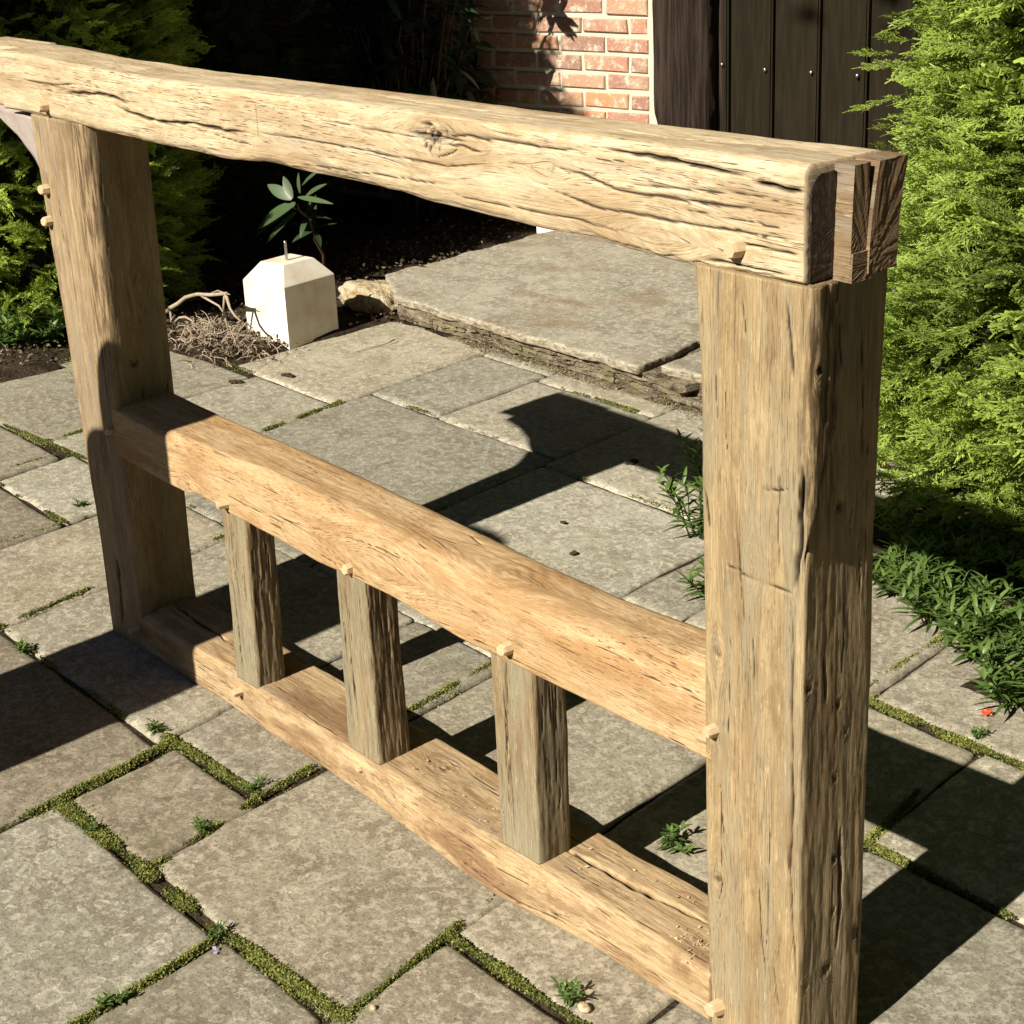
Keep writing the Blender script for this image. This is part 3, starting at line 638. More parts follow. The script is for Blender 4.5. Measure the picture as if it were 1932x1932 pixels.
FL = [(-3.81, -3.16, .45, 1.2, .90, .3, .4), (-3.15, -2.71, .48, 1.225, 1.0, .2, .1), (-3.8, -3.0, -.25, .43, .9, .4, .2), (-2.99, -2.565, .22, .465, 1.05, .15, .2),
      (-2.99, -2.56, -.30, .205, .85, .4, .6), (-2.55, -2.15, -.30, .49, .95, .35, .3), (-2.70, -1.87, .50, 1.36, .92, .25, .1),
      (-3.9, -3.45, -.9, -.27, .9, .4, .2), (-3.44, -2.98, -.9, -.27, .9, .4, .2), (-2.97, -2.15, -.9, -.32, .9, .4, .4),
      (-2.14, -1.455, -.165, .50, .92, .3, .2), (-2.14, -1.43, -.78, -.18, .84, .35, .5), (-1.41, -1.13, -.385, -.155, .74, .55, .9), (-1.44, -1.145, -.13, .50, .88, .3, .2),
      (-1.12, -.59, -.382, .10, .90, .75, .2), (-1.41, -.87, -1.15, -.412, .88, 1., .25), (-.855, -.60, -1.15, -.40, .86, 1., .3), (-.58, .12, -1.0, -.155, .84, .8, .3),
      (-.22, .30, -.13, .50, .93, .5, .2), (-.22, .45, .52, .89, .98, .8, .2), (-.585, -.235, -.13, .88, 1.0, .4, .2), (-.48, .40, .915, 1.35, .92, .95, .5), (-.98, -.495, .9, 1.4, .95, .5, .3),
      (-1.13, -.60, .115, .885, 1.0, .2, .1), (-1.855, -1.175, .507, 1.31, 1.04, .15, .1), (-1.16, -.995, .9, 1.4, 1., .2, .1), (-3.49+.2, -2.72, 1.24, 1.93, 1.06, .1, .1),
      (-2.705, -2.385, 1.375, 1.845, 1.0, .15, .1), (-2.37, -1.87, 1.375, 1.785, 1.02, .15, .1), (-2.37, -1.87, 1.80, 1.99, 1.02, .15, .1), (-2.705, -2.385, 1.86, 1.99, 1.02, .15, .1), (-1.855, -1.0, 1.325, 1.99, 1.06, .1, .1),
      (-3.8, -2.98, -2.0, -.92, .9, .4, .3), (-2.97, -2.15, -2.0, -.92, .9, .4, .3), (-2.14, -1.43, -1.6, -.8, .9, .4, .3), (-1.41, -.6, -2.0, -1.17, .9, .8, .3), (-.58, .12, -2.0, -1.02, .9, .8, .3),
      (.14, .9, -1.0, -.15, .9, .7, .3), (.32, 1.0, -.13, .5, .9, .7, .3), (.92, 1.7, -1.0, -.15, .9, .7, .3), (.14, 1.0, -2.0, -1.02, .9, .7, .3), (1.02, 1.9, -2.0, -1.02, .9, .7, .3), (.47, 1.2, .52, 1.1, .9, .7, .3), (1.02, 1.9, -.13, .5, .9, .7, .3),
      (1.22, 2.0, .52, 1.1, .9, .7, .3), (.14, 1.3, -3., -2.02, .9, .7, .3), (-1.4, .12, -3., -2.02, .9, .7, .3), (-2.6, -1.42, -3., -2.02, .9, .7, .3)]
Vp, Fp, Tp = [], [], []; n0 = 0
for k, (a, b, y0, y1, tn, li, wm) in enumerate(FL):
    g = -.004 if y0 < .4 else -.0055; cs = [(a+g-.15*y0, y0+g), (b-g-.15*y0, y0+g), (b-g-.15*y1, y1-g), (a+g-.15*y1, y1-g)]
    V, F, Tn = slab_mesh(cs, -.03, 0., k+1, .010 if y0 < .6 else .016, .009, (1+(tn-1)*1.4+.085*math.sin(k*2.7), li, min(1, wm*1.2+.25*(k % 3)))); Vp.append(V); Fp.append(F+n0); Tp.append(Tn); n0 += len(V)
tag(mesh('paving', np.concatenate(Vp), np.concatenate(Fp), M_FLAG, None, {'tone': np.concatenate(Tp)}), kind='structure')
# grit that fills every joint
def leafmat(name, c0, c1, rough=.55, trans=.25, spec=.35):
    t = NT(name, rough, spec); a = t.attr('tint', True)
    c = t.mix(a, c0, c1)
    t.sv(t.b.inputs['Base Color'], c)
    if trans:
        tr = t.n('ShaderNodeBsdfTranslucent'); t.l(c, tr.inputs[0]); mx = t.n('ShaderNodeMixShader'); mx.inputs[0].default_value = trans
        t.l(t.b.outputs[0], mx.inputs[1]); t.l(tr.outputs[0], mx.inputs[2]); t.l(mx.outputs[0], t.t.nodes['Material Output'].inputs[0])
    return t.m
M_MOSS = leafmat('moss', (.04, .05, .012), (.30, .32, .09), .8, .25, .1)
M_GRIT = leafmat('joint_grit', (.05, .042, .03), (.22, .19, .14), .9, 0, .1)
def flakes(P, size, up=.5, asp=1.5, seed=0, fold=True):
    """little bent leaf quads at points P"""
    r = np.random.default_rng(seed); n = len(P)
    size = np.broadcast_to(size, (n,))
    d = r.normal(size=(n, 3)); d[:, 2] = np.abs(d[:, 2])*up; d /= np.linalg.norm(d, axis=1)[:, None]
    w = np.cross(d, r.normal(size=(n, 3))); w /= np.linalg.norm(w, axis=1)[:, None]
    L = (size*asp)[:, None]; W = (size*.5)[:, None]
    nrm = np.cross(d, w)
    a = P; b = P+d*L*.55+w*W+nrm*W*.3; c = P+d*L; e = P+d*L*.55-w*W+nrm*W*.3
    V = np.stack([a, b, c, e], 1).reshape(-1, 3); F = np.arange(4*n).reshape(n, 4)
    return V, F
joints = [  # world end points, moss density, width
    ((-1.41, -.155), (-1.33, -.56), 1., .013), ((-1.36, -.408), (-1.06, -.398), 1.1, .021), ((-1.06, -.398), (-.84, -.398), 1.1, .019), ((-.84, -.40), (-.75, -.385), .6, .012), ((-.75, -.385), (-.50, -.375), 1.1, .014),
    ((-1.44, -.15), (-1.12, -.13), 1., .012), ((-1.055, -.38), (-1.12, -.14), .8, .009), ((-1.12, -.14), (-1.145, -.01), .7, .009), ((-.76, -.70), (-.81, -.41), .55, .008),
    ((-.515, -.37), (-.61, .0), 1., .010), ((-.57, -.145), (-.20, -.13), 1., .011), ((-.72, .897), (-.24, .897), 1., .013), ((-.30, .50), (-.35, .70), 1., .010), ((-.30, .51), (.3, .508), .8, .011),
    ((-1.17, .10), (-1.26, .60), .9, .012), ((-2.85, .95), (-2.91, 1.26), .6, .008), ((-3.46, .44), (-2.99, .475), .9, .012), ((-3.22, .44), (-3.25, .66), .7, .012), ((-2.99, .213), (-2.58, .215), .8, .012),
    ((-2.585, .22), (-2.63, .45), .5, .012), ((-2.12, -.22), (-2.20, .18), .6, .008), ((-2.5, .495), (-2.2, .50), .4, .010), ((-2.21, .34), (-2.24, .50), .5, .010), ((-2.97, 1.36), (-2.62, 1.372), .5, .010),
    ((-2.62, 1.372), (-2.05, 1.36), .25, .007), ((-3.90, .62), (-3.95, .9), .35, .02), ((-2.60, 1.79), (-2.40, 1.792), .45, .008), ((-2.38, 1.792), (-2.2, 1.795), .5, .010), ((-2.08, 1.318), (-1.5, 1.325), .15, .006),
    ((-2.1, -.17), (-1.46, -.17), .25, .009), ((-2.0, .9), (-2.13, 1.5), .08, .006), ((-3.8, 1.22), (-3.3, 1.23), .4, .02), ((-.65, .9), (-.72, 1.4), .5, .012),
    ((-3.06, -.3), (-3.10, .43), .3, .008), ((-2.56, -.3), (-2.60, .2), .2, .006)]
mp = []; ms = []; gp = []
for (a, b, dn, w) in joints:
    a = np.array(a); b = np.array(b); L = np.linalg.norm(b-a); d = (b-a)/L; nn = np.array([-d[1], d[0]])
    n = int(L*dn*17000); t = rng.uniform(0, L, n); dens = fbm(t*14+a[0]*31, 0*t, 0, 61, 3)
    keep = rng.uniform(-1, 1, n) < dens*3.0+1.3*dn-.85; t = t[keep]; dens = dens[keep]
    q = rng.normal(size=len(t))*w*.36*(1+1.2*dens)*np.where(rng.random(len(t)) < .07, 3.2, 1)
    wig = .004*fbm(t*9, 0*t+a[1]*7, 0, 3, 3)
    P = a+d*t[:, None]+nn*(q+wig)[:, None]
    z = -.003+rng.uniform(0, .0075, len(t))*np.exp(-(q/(w*.7))**2)*(1+.5*dens)
    mp.append(np.c_[P, z]); ms.append(np.clip(.5+.5*dens+rng.normal(size=len(t))*.25, 0, 1))
mp = np.concatenate(mp); ms = np.concatenate(ms)
V, F = flakes(mp, rng.uniform(.0015, .0046, len(mp)), 1.0, 1.3, 3)
tag(mesh('moss', V, F, M_MOSS, None, {'tint': np.repeat(ms, 4)}, False), kind='stuff')
# ------------------------------------------------------------------ raised step
step = empty('stone_step', (-2.6, 2.5, 0), 'raised grey stone step with a broken front edge above crumbling layered courses', 'step')
def stepslab(cs, seed, z1, z0, tone, clip=False):
    V, F, Tn = slab_mesh(cs, z0, z1, seed, .009, .030, tone, .003)
    if clip:
        k = np.clip(-3.49-V[:, 0], 0, 1); v = np.clip((V[:, 1]-1.87)/1.1, 0, 1); V[:, 1] += (1-v)*k*.62
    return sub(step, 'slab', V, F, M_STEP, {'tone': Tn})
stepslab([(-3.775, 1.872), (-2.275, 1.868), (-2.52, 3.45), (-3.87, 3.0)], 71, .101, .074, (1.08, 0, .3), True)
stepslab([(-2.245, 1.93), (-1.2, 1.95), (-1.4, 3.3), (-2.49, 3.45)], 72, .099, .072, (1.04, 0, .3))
def mat_rubble():
    t = NT('layered_rubble', .95, .15); p = t.pos()
    n = t.noise(t.vmul(p, (14, 14, 60)), 1, 5, .7); n2 = t.noise(t.vmul(p, (90, 90, 160)), 1, 4, .7)
    c = t.mix(t.mr(n, .35, .65), (.055, .040, .024), (.23, .19, .13)); c = t.mix(t.mr(n2, .55, .68), c, (.42, .37, .28)); c = t.mix(t.mr(n2, .45, .32), c, (.04, .028, .016))
    c = t.mix(t.mr(t.noise(t.vmul(p, (11, 11, 11)), 1, 3), .5, .62, 0, .6), c, (.17, .15, .08))
    return t.out(c, t.bump(t.math('ADD', n, n2), 1., .006))
M_RUB = mat_rubble()
def stones(L, seed, rough=.004, n=7):
    A = Acc(); r = np.random.default_rng(seed)
    for (x0, x1, y0, y1, z0, z1) in L:
        nx = max(3, int((x1-x0)/.012)); ny = 5; nz = 4
        g = []
        for (fx, val) in (('x', 0), ('x', 1), ('y', 0), ('y', 1), ('z', 0), ('z', 1)):
            if fx == 'x': U, W = np.meshgrid(np.linspace(0, 1, ny), np.linspace(0, 1, nz), indexing='ij'); P = np.stack([0*U+val, U, W], -1)
            elif fx == 'y': U, W = np.meshgrid(np.linspace(0, 1, nx), np.linspace(0, 1, nz), indexing='ij'); P = np.stack([U, 0*U+val, W], -1)
            else: U, W = np.meshgrid(np.linspace(0, 1, nx), np.linspace(0, 1, ny), indexing='ij'); P = np.stack([U, W, 0*U+val], -1)
            s = P.shape[:2]; P = P.reshape(-1, 3)
            X = np.stack([x0+P[:, 0]*(x1-x0), y0+P[:, 1]*(y1-y0), z0+P[:, 2]*(z1-z0)], 1)
            k = rough
            X[:, 0] += k*vnoise(X[:, 0]*60, X[:, 1]*60, X[:, 2]*60, seed); X[:, 1] += 1.6*k*fbm(X[:, 0]*40, X[:, 1]*40, X[:, 2]*60, seed+3, 3); X[:, 2] += .5*k*vnoise(X[:, 0]*60, X[:, 1]*60, X[:, 2]*40, seed+5)
            i = np.arange(s[0]*s[1]).reshape(s); A.add(X, np.stack([i[:-1, :-1], i[1:, :-1], i[1:, 1:], i[:-1, 1:]], -1).reshape(-1, 4))
    return A.get()
r = np.random.default_rng(4); L = []
for (z0, z1, yf) in ((.052, .0735, 1.893), (.033, .0505, 1.898), (.014, .0315, 1.905), (-.02, .0125, 1.918)):
    x = -3.49
    while x < -1.3:
        w = r.uniform(.07, .26); L.append((x, x+w-.0012, yf+r.uniform(-.006, .006)+(.05 if x > -2.26 and z0 > .03 else 0), 2.2, z0, z1)); x += w
for k in range(6): x0 = -3.2+k*.21; L.append((x0, x0+.19, 1.890-r.uniform(0, .012), 1.95, -.02, .004+r.uniform(0, .006)))
V, F, _ = stones(L, 8, .0065); sub(step, 'rubble_course', V, F, M_RUB)
V, F, _ = stones([(-3.76, -3.50, 2.0, 3.0, -.02, .062)], 18); sub(step, 'rubble_course', V, F, M_RUB)
# grassy grit tufts at the foot of the step
P = np.c_[rng.uniform(-3.2, -1.9, 2600), rng.normal(1.895, .02, 2600), rng.uniform(0, .012, 2600)]; keep = fbm(P[:, 0]*6, 0*P[:, 0], 0, 8, 2) > -.15+.3*(P[:, 0] < -2.6); P = P[keep]
V, F = flakes(P, rng.uniform(.002, .005, len(P)), 1., 1.6, 5)
tag(mesh('dry_grit', V, F, leafmat('dry_moss', (.09, .08, .04), (.30, .26, .15), .9, 0, .1), None, {'tint': np.repeat(rng.uniform(0, 1, len(P)), 4)}, False), kind='stuff')
# ------------------------------------------------------------------ pale stone pads with a steel pin
def mat_pad():
    t = NT('pale_cast_stone', .8, .2); p = t.pos(); n = t.noise(t.vmul(p, (7, 7, 7)), 1, 5, .6); n2 = t.noise(t.vmul(p, (240, 240, 240)), 1, 2)
    c = t.mix(t.mr(n, .35, .7), (.78, .73, .62), (.62, .52, .38)); c = t.mix(t.mr(n2, .68, .75, 0, .6), c, (.35, .28, .2))
    return t.out(c, t.bump(n2, .4, .001))
M_PAD = mat_pad(); ts = NT('steel', .35, .5); ts.b.inputs['Metallic'].default_value = 1; M_STEEL = ts.out((.62, .58, .52))
def pad(x, y, ang, w, d, h, label):
    r = empty('stone_pad', (x, y, 0), label, 'stone pad', 'pale stone pads for the porch posts')
    ca, sa = math.cos(ang), math.sin(ang)
    def W(u, v, z): return (x+ca*u-sa*v, y+sa*u+ca*v, z)
    V = []; ins = .048; ch = .058; b = .0025
    # rings: base, wall top, (bevel), chamfer top ; corner (0,0) is the near arris, u runs to -X, v to +Y
    for z, i in ((-.004, 0), (h-b, 0), (h+b*.6, b), (h+ch-b*.5, ins-b), (h+ch, ins+b*.5)):
        V += [W(-i, i, z), W(-i, d-i, z), W(-w+i, d-i, z), W(-w+i, i, z)]
    F = []
    for k in range(4):
        for j in range(4): F.append((k*4+j, k*4+(j+1) % 4, k*4+4+(j+1) % 4, k*4+4+j))
    F += [(16, 17, 18, 19), (3, 2, 1, 0)]
    V = np.array(V); sub(r, 'block', V, np.array(F), M_PAD, None, False)
    c = W(-w*.5+.012, d*.5-.012, h+ch-.01)
    P = np.array([c, (c[0], c[1], c[2]+.075)]); P = np.linspace(P[0], P[1], 12); R = .0045+.0007*(np.arange(12) % 2)
    v, q, t3 = tube(P, R, 8); sub(r, 'steel_pin', v, [q, t3], M_STEEL)
    return r
pad(-3.508, 1.463, math.radians(9), .205, .222, .207, 'pale chamfered stone block with an upright steel pin, beside the dead roots')
pad(-3.86, 3.06, math.radians(12),   .22, .22, .24, 'white stone pad mostly hidden behind the back of the raised step')
# ------------------------------------------------------------------ rough lump of stone, dead root, twigs and litter
def blob(c, s, seed, n=34, amp=.35, fr=2.2):
    th = np.linspace(0, math.pi, n)[:, None]; ph = np.linspace(0, 2*math.pi, 2*n, endpoint=False)[None, :]
    D = np.stack([np.sin(th)*np.cos(ph), np.sin(th)*np.sin(ph), np.cos(th)+0*ph], -1).reshape(-1, 3)
    R = 1+amp*fbm(D[:, 0]*fr, D[:, 1]*fr, D[:, 2]*fr, seed, 5)-amp*.35*np.abs(fbm(D[:, 0]*fr*3, D[:, 1]*fr*3, D[:, 2]*fr*3, seed+1, 4))
    V = np.array(c)+D*R[:, None]*np.array(s); i = np.arange(n*2*n).reshape(n, 2*n)
    return V, np.stack([i[:-1], i[1:], np.roll(i, -1, 1)[1:], np.roll(i, -1, 1)[:-1]], -1).reshape(-1, 4)
def mat_lump():
    t = NT('rough_flint', .8, .3); p = t.pos(); n = t.noise(t.vmul(p, (14, 14, 30)), 1, 5, .65); n2 = t.noise(t.vmul(p, (60, 60, 60)), 1, 5, .7)
    c = t.mix(t.mr(n, .38, .6), (.36, .25, .11), (.60, .52, .36)); c = t.mix(t.mr(n2, .58, .7), c, (.08, .05, .025))
    return t.out(c, t.bump(t.math('ADD', n, n2), 1., .02))
V, F = blob((-3.74, 1.97, .025), (.165, .12, .070), 5, amp=.30); tag(mesh('rough_stone', V, F, mat_lump(), loc=(-3.72, 1.93, 0)), 'craggy ochre lump of stone lying between the white block and the step', 'stone')
M_TWIG = mat_peg(); tw = NT('dead_twig', .8, .2); M_DEAD = tw.out(tw.mix(tw.noise(tw.vmul(tw.pos(), (60, 60, 60)), 1, 3), (.20, .15, .10), (.48, .40, .30)))
def arc(p0, p1, h, n=10, j=.01, seed=0):
    r = np.random.default_rng(seed); t = np.linspace(0, 1, n)[:, None]; p0 = np.array(p0); p1 = np.array(p1)
    P = p0*(1-t)+p1*t; P[:, 2] += (4*h*t*(1-t))[:, 0]; P[1:-1] += r.normal(size=(n-2, 3))*j; return P
root = empty('dead_root', (-3.75, 1.30, 0), 'pale dead root with arching twigs over brown litter, left of the white block', 'dead root')
def rootpart(paths, nm):
    for P, r0, r1 in paths:
        v, q, t3 = tube(P, np.linspace(r0, r1, len(P)), 6); sub(root, nm, v, [q, t3], M_DEAD)
Y0 = 1.33
def rp(x, y, Y=1.33): return gy(x, y, Y)
rr_ = lambda *L: np.array([rp(295+.2315*x, 429+.2315*y) for x, y in L])
rootpart([(rr_((90, 690), (110, 660), (180, 620), (240, 570), (330, 545), (450, 550), (575, 538)), .0085, .006), (rr_((565, 545), (600, 660), (640, 720), (690, 765)), .006, .003)], 'root_arch')
rootpart([(rr_((370, 560), (440, 600), (510, 640), (545, 690), (530, 820)), .0045, .0025), (rr_((555, 560), (548, 640), (545, 700)), .0045, .003), (rr_((112, 670), (120, 740), (132, 830)), .005, .003), (rr_((155, 770), (190, 735), (240, 732), (290, 760), (312, 800)), .005, .003), (rr_((560, 740), (575, 800), (590, 870)), .003, .0015), (rr_((430, 545), (500, 515), (600, 548)), .003, .0015)], 'twig')
A = Acc(); r = np.random.default_rng(12)
for k in range(300):
    c = np.array([r.normal(-3.70, .13), r.normal(1.30, .065), r.uniform(.0, .03)]); c[2] += .045*math.exp(-((c[0]+3.70)/.14)**2-((c[1]-1.30)/.09)**2)
    a = r.uniform(0, 6.28); L = r.uniform(.02, .07); p1 = c+np.array([math.cos(a)*L, math.sin(a)*L, r.normal()*.02])
    v, q, t3 = tube(arc(c, p1, r.uniform(0, .02), 5, .003, k), np.linspace(r.uniform(.0010, .0028), .0008, 5), 4); A.add(v, q, t3)
V, F, _ = A.get(); sub(root, 'root_tangle', V, F, M_DEAD)['kind'] = 'stuff'
M_LIT = leafmat('dry_litter', (.05, .032, .018), (.30, .23, .15), .7, .1, .3)
P = []
for (n, cx, cy, sx, sy) in ((2600, -3.75, 1.33, .17, .10), (1600, -4.05, 2.3, .25, .5), (900, -4.3, .75, .3, .12), (1600, -4.4, 2.9, .5, .4), (500, -5.2, 2.2, .6, .6), (500, -3.62, 1.95, .12, .07)):
    P.append(np.c_[r.normal(cx, sx, n), r.normal(cy, sy, n), r.uniform(.012, .034, n)])
P = np.concatenate(P); P = P[(~in_paving(P[:, 0], P[:, 1])) | (rng.uniform(0, 1, len(P)) < .03)]
P = P[~((P[:, 0] > -3.72) & (P[:, 1] > 1.95))]
V, F = flakes(P, rng.uniform(.004, .013, len(P)), .4, 1.7, 9); tag(mesh('leaf_litter', V, F, M_LIT, None, {'tint': np.repeat(rng.uniform(0, 1, len(P))**2, 4)}, False), kind='stuff')
# dark crumbs, small dead leaves on the paving
def crumbs(nm, pts, size, mat, label, cat, grp, z=.004):
    for k, (x, y) in enumerate(pts):
        c = gz(x, y); r = np.random.default_rng(int(x)); A = Acc()
        for j in range(5):
            v, q = blob((c[0]+r.normal()*size*.5, c[1]+r.normal()*size*.5, z), np.array([size*r.uniform(.4, .9), size*r.uniform(.3, .7), .0035]), int(x)+j, 8, .5); A.add(v, q)
        V, F, _ = A.get(); tag(mesh(nm, V, F, mat, loc=(c[0], c[1], 0)), label, cat, grp)
tc_ = NT('dark_crumb', .9, .1); M_CR = tc_.out((.05, .034, .02))
for (x, y, s, lab) in ((540, 709, .018, 'dark flat crumb of soil beside the white block on the paving'), (443, 722, .017, 'dark crumb of soil nearest the left post on the paving'), (1190, 876, .016, 'dark curled dead leaf inside the shadowed gap near the weeds'),
                  (1062, 988, .008, 'small dark speck of debris on pale paving above the rail'), (1078, 1047, .011, 'dark crumb lying just above the middle rail'), (1228, 742, .014, 'brown clod at the foot of the step'), (1262, 748, .012, 'brown clod nearest the right post at the step foot')):
    crumbs('debris', [(x, y)], s, M_CR, lab, 'debris', 'crumbs of debris on the paving')
pm = NT('petal', .6, .3); M_PET = pm.out((.72, .10, .035))
c = gz(1866, 1352); P = np.array([[c[0]+a, c[1]+b, .006] for a, b in rng.normal(0, .006, (9, 2))]); V, F = flakes(P, .009, .3, 1.4, 4)
tag(mesh('fallen_petal', V, F, M_PET, loc=(c[0], c[1], 0)), 'orange-red fallen petal on the paving beside the green plants', 'petal')
pm = NT('mauve_petal', .6, .3); M_PT2 = pm.out((.42, .34, .62)); c = gz(456, 2012*.8944); c = gz(409, 1797); V, F = flakes(np.array([[c[0], c[1], .004], [c[0]+.002, c[1], .004]]), .007, .2, 1.3, 4)
tag(mesh('fallen_petal', V, F, M_PT2, loc=(c[0], c[1], 0)), 'tiny mauve petal beside the mossy joint in the foreground', 'petal')
v, q, t3 = tube(np.array([gz(672, 662, .005), gz(700, 655, .006), (gz(730, 648, .008)), gz(745, 640, .012)]), .0022, 5); tag(mesh('twig', v, [q, t3], M_DEAD, loc=tuple(gz(700, 655))), 'thin fallen twig on the paving right of the white block', 'twig')
# pebbles and a snail shell in the front joints
mp_ = NT('pebble', .6, .3); M_PEB = mp_.out(mp_.mix(mp_.mr(mp_.noise(mp_.vmul(mp_.pos(), (180, 180, 180)), 1, 3), .4, .6), (.36, .26, .15), (.52, .43, .30)))
for (x, y, s, lab) in ((1102, 1908, .011, 'tan snail shell sitting in the mossy joint at the bottom'), (704, 1905, .006, 'white pebble beside the bottom mossy joint')):
    c = gz(x, y); V, F = blob((c[0], c[1], s*.5), (s, s*.8, s*.7), int(x), 14, .18); tag(mesh('snail_shell' if s > .01 else 'pebble', V, F, M_PEB, loc=(c[0], c[1], 0)), lab, 'snail shell' if s > .01 else 'pebble')
# ------------------------------------------------------------------ house
P0 = np.array([-4.13388086, 3.40719972, 0]); aw = math.radians(15); dv = np.array([math.cos(aw), math.sin(aw), 0]); nv = np.array([math.sin(aw), -math.cos(aw), 0])
def HW(s, out, z): return P0+dv*s+nv*out+np.array([0, 0, z])
def hbox(L):
    V, F = boxes(L); return np.array([HW(s, -o, z) for s, o, z in V]), F      # boxes in (s, depth behind face, z)
house = empty('brick_house', tuple(HW(-2, -2, 0)), 'red brick house with pale mortar, dark timber post and studded boarded door', 'house')
def mat_brick():
    t = NT('red_brick', .85, .2); p = t.pos(); tn = t.attr('tint', True)
    n = t.noise(t.vmul(p, (14, 14, 14)), 1, 5, .65); n2 = t.noise(t.vmul(p, (90, 90, 90)), 1, 4, .7)
    rp_ = t.n('ShaderNodeValToRGB'); e = rp_.color_ramp.elements; e[0].position = 0; e[0].color = (.26, .16, .12, 1); e[1].position = 1; e[1].color = (.58, .24, .12, 1)
    for pz, cc in ((.25, (.36, .18, .13, 1)), (.5, (.42, .21, .14, 1)), (.7, (.42, .26, .17, 1)), (.88, (.45, .22, .13, 1))):
        x = e.new(pz); x.color = cc
    t.l(tn, rp_.inputs[0]); c = t.mix(t.mr(n, .45, .7, 0, .9), rp_.outputs[0], (.44, .33, .23)); c = t.mix(t.mr(n2, .54, .68, 0, .75), c, (.54, .46, .36)); c = t.mix(t.mr(t.noise(t.vmul(p, (28, 28, 28)), 1, 5, .7), .54, .66, 0, .8), c, (.58, .52, .42))
    return t.out(c, t.bump(t.math('ADD', n, n2), .8, .004))
def mat_mortar():
    t = NT('lime_mortar', .95, .1); p = t.pos(); n = t.noise(t.vmul(p, (50, 50, 50)), 1, 5, .7)
    return t.out(t.mix(n, (.46, .42, .32), (.60, .56, .45)), t.bump(n, 1., .005))
M_BRICK, M_MORT = mat_brick(), mat_mortar()
V, F = hbox([(-7.0, .300, .008, .24, -.1, 5.2), (1.75, 5.0, .008, .24, -.1, 5.2), (.300, 1.75, .008, .24, 2.25, 5.2)]); sub(house, 'wall', V, F, M_MORT, None, False)
V, F = hbox([(.256, .312, -.004, .007, -.1, 2.25)]); sub(house, 'render_strip', V, F, M_MORT, None, False)
A = Acc(); r = np.random.default_rng(5)
cz = .0745; bl = .224; z = -.06; row = 0
z = .0745*.36-.0745
while z < 5.1:
    s = -7.0+(.0 if row % 2 else .112)
    while s < 5.0:
        s1 = min(s+bl-.015, .25 if s < .25 else 9); s1 = min(s1, 5.0)
        if (s < .235 and s1-s > .03) or (s > 1.76) or (s >= .235 and z > 2.28):
            a, b, c0, c1 = s+r.normal()*.002, s1+r.normal()*.002, z+.007+r.normal()*.0015, z+cz-.008+r.normal()*.0015; o = .0005+r.normal()*.0018; ch = .004
            q = [(a, .02, c0), (b, .02, c0), (b, .02, c1), (a, .02, c1), (a+ch*.3, -o+ch, c0+ch*.3), (b-ch*.3, -o+ch, c0+ch*.3), (b-ch*.3, -o+ch, c1-ch*.3), (a+ch*.3, -o+ch, c1-ch*.3), (a+ch*1.3, -o, c0+ch*1.3), (b-ch*1.3, -o, c0+ch*1.3), (b-ch*1.3, -o, c1-ch*1.3), (a+ch*1.3, -o, c1-ch*1.3)]
            jj = np.tile(r.normal(size=(4, 3))*(.0016, .0006, .0016), (3, 1)); V = np.array([P0+dv*w[0]-nv*w[1]+np.array([0, 0, w[2]]) for w in np.array(q)+jj])
            F = [(8, 9, 10, 11)]+[(k, (k+1) % 4, 4+(k+1) % 4, 4+k) for k in range(4)]+[(4+k, 4+(k+1) % 4, 8+(k+1) % 4, 8+k) for k in range(4)]
            A.add(V, F, a=r.uniform(0, 1))
        s += bl
    z += cz; row += 1
V, F, a = A.get(); sub(house, 'brickwork', V, F, M_BRICK, {'tint': a}, False)
V, F = hbox([(-7.0, 5.0, .26, 5.0, -.1, 5.15)]); sub(house, 'body', V, F, M_MORT, None, False)
tr_ = NT('clay_tile', .8, .3); M_TILE = tr_.out(tr_.mix(tr_.noise(tr_.vmul(tr_.pos(), (6, 6, 20)), 1, 4), (.20, .08, .045), (.10, .05, .035)))
rv = [(-7.3, -.4, 5.1), (5.3, -.4, 5.1), (5.3, 5.4, 5.1), (-7.3, 5.4, 5.1), (-7.3, 2.5, 7.6), (5.3, 2.5, 7.6)]
sub(house, 'roof', np.array([HW(s, -o, z) for s, o, z in rv]), [np.array([(0, 1, 5, 4), (2, 3, 4, 5), (3, 2, 1, 0)]), np.array([(0, 4, 3), (1, 2, 5)])], M_TILE, None, False)
def mat_darkwood(name, c0, c1, hi, sc=1.):
    t = NT(name, .8, .08); p = t.pos(); n = t.noise(t.vmul(p, (60*sc, 60*sc, 4)), 1, 5, .65); n2 = t.noise(t.vmul(p, (8, 8, 1.2)), 1, 3)
    c = t.mix(t.mr(n, .35, .7), c0, c1); c = t.mix(t.mr(n2, .58, .75, 0, .7), c, hi)
    return t.out(c, t.bump(n, .7, .004))
M_DOOR = mat_darkwood('stained_board', (.012, .0095, .0050), (.020, .0155, .0085), (.040, .030, .019)); M_DPOST = mat_darkwood('old_dark_oak', (.012, .008, .006), (.042, .029, .022), (.065, .048, .038), 1.5)
nz = 90; A = []; z = np.linspace(-.05, 2.3, nz)
pa = .314+.006*fbm(z*5, 0, 0, 3, 3)-.02*(z > .42)*sst(z, .42, .5); pb = .545+.006*fbm(z*6, 3, 0, 3, 3)
ring = lambda k: [(pa[k], .1, z[k]), (pa[k], -.035, z[k]), (pa[k]+.012, -.048, z[k]), ((pa[k]+pb[k])/2, -.05+.003*math.sin(z[k]*9), z[k]), (pb[k]-.015, -.046, z[k]), (pb[k], -.03, z[k]), (pb[k], .1, z[k])]
V = np.array([HW(s, -o, zz) for k in range(nz) for s, o, zz in ring(k)]); i = np.arange(nz*7).reshape(nz, 7)
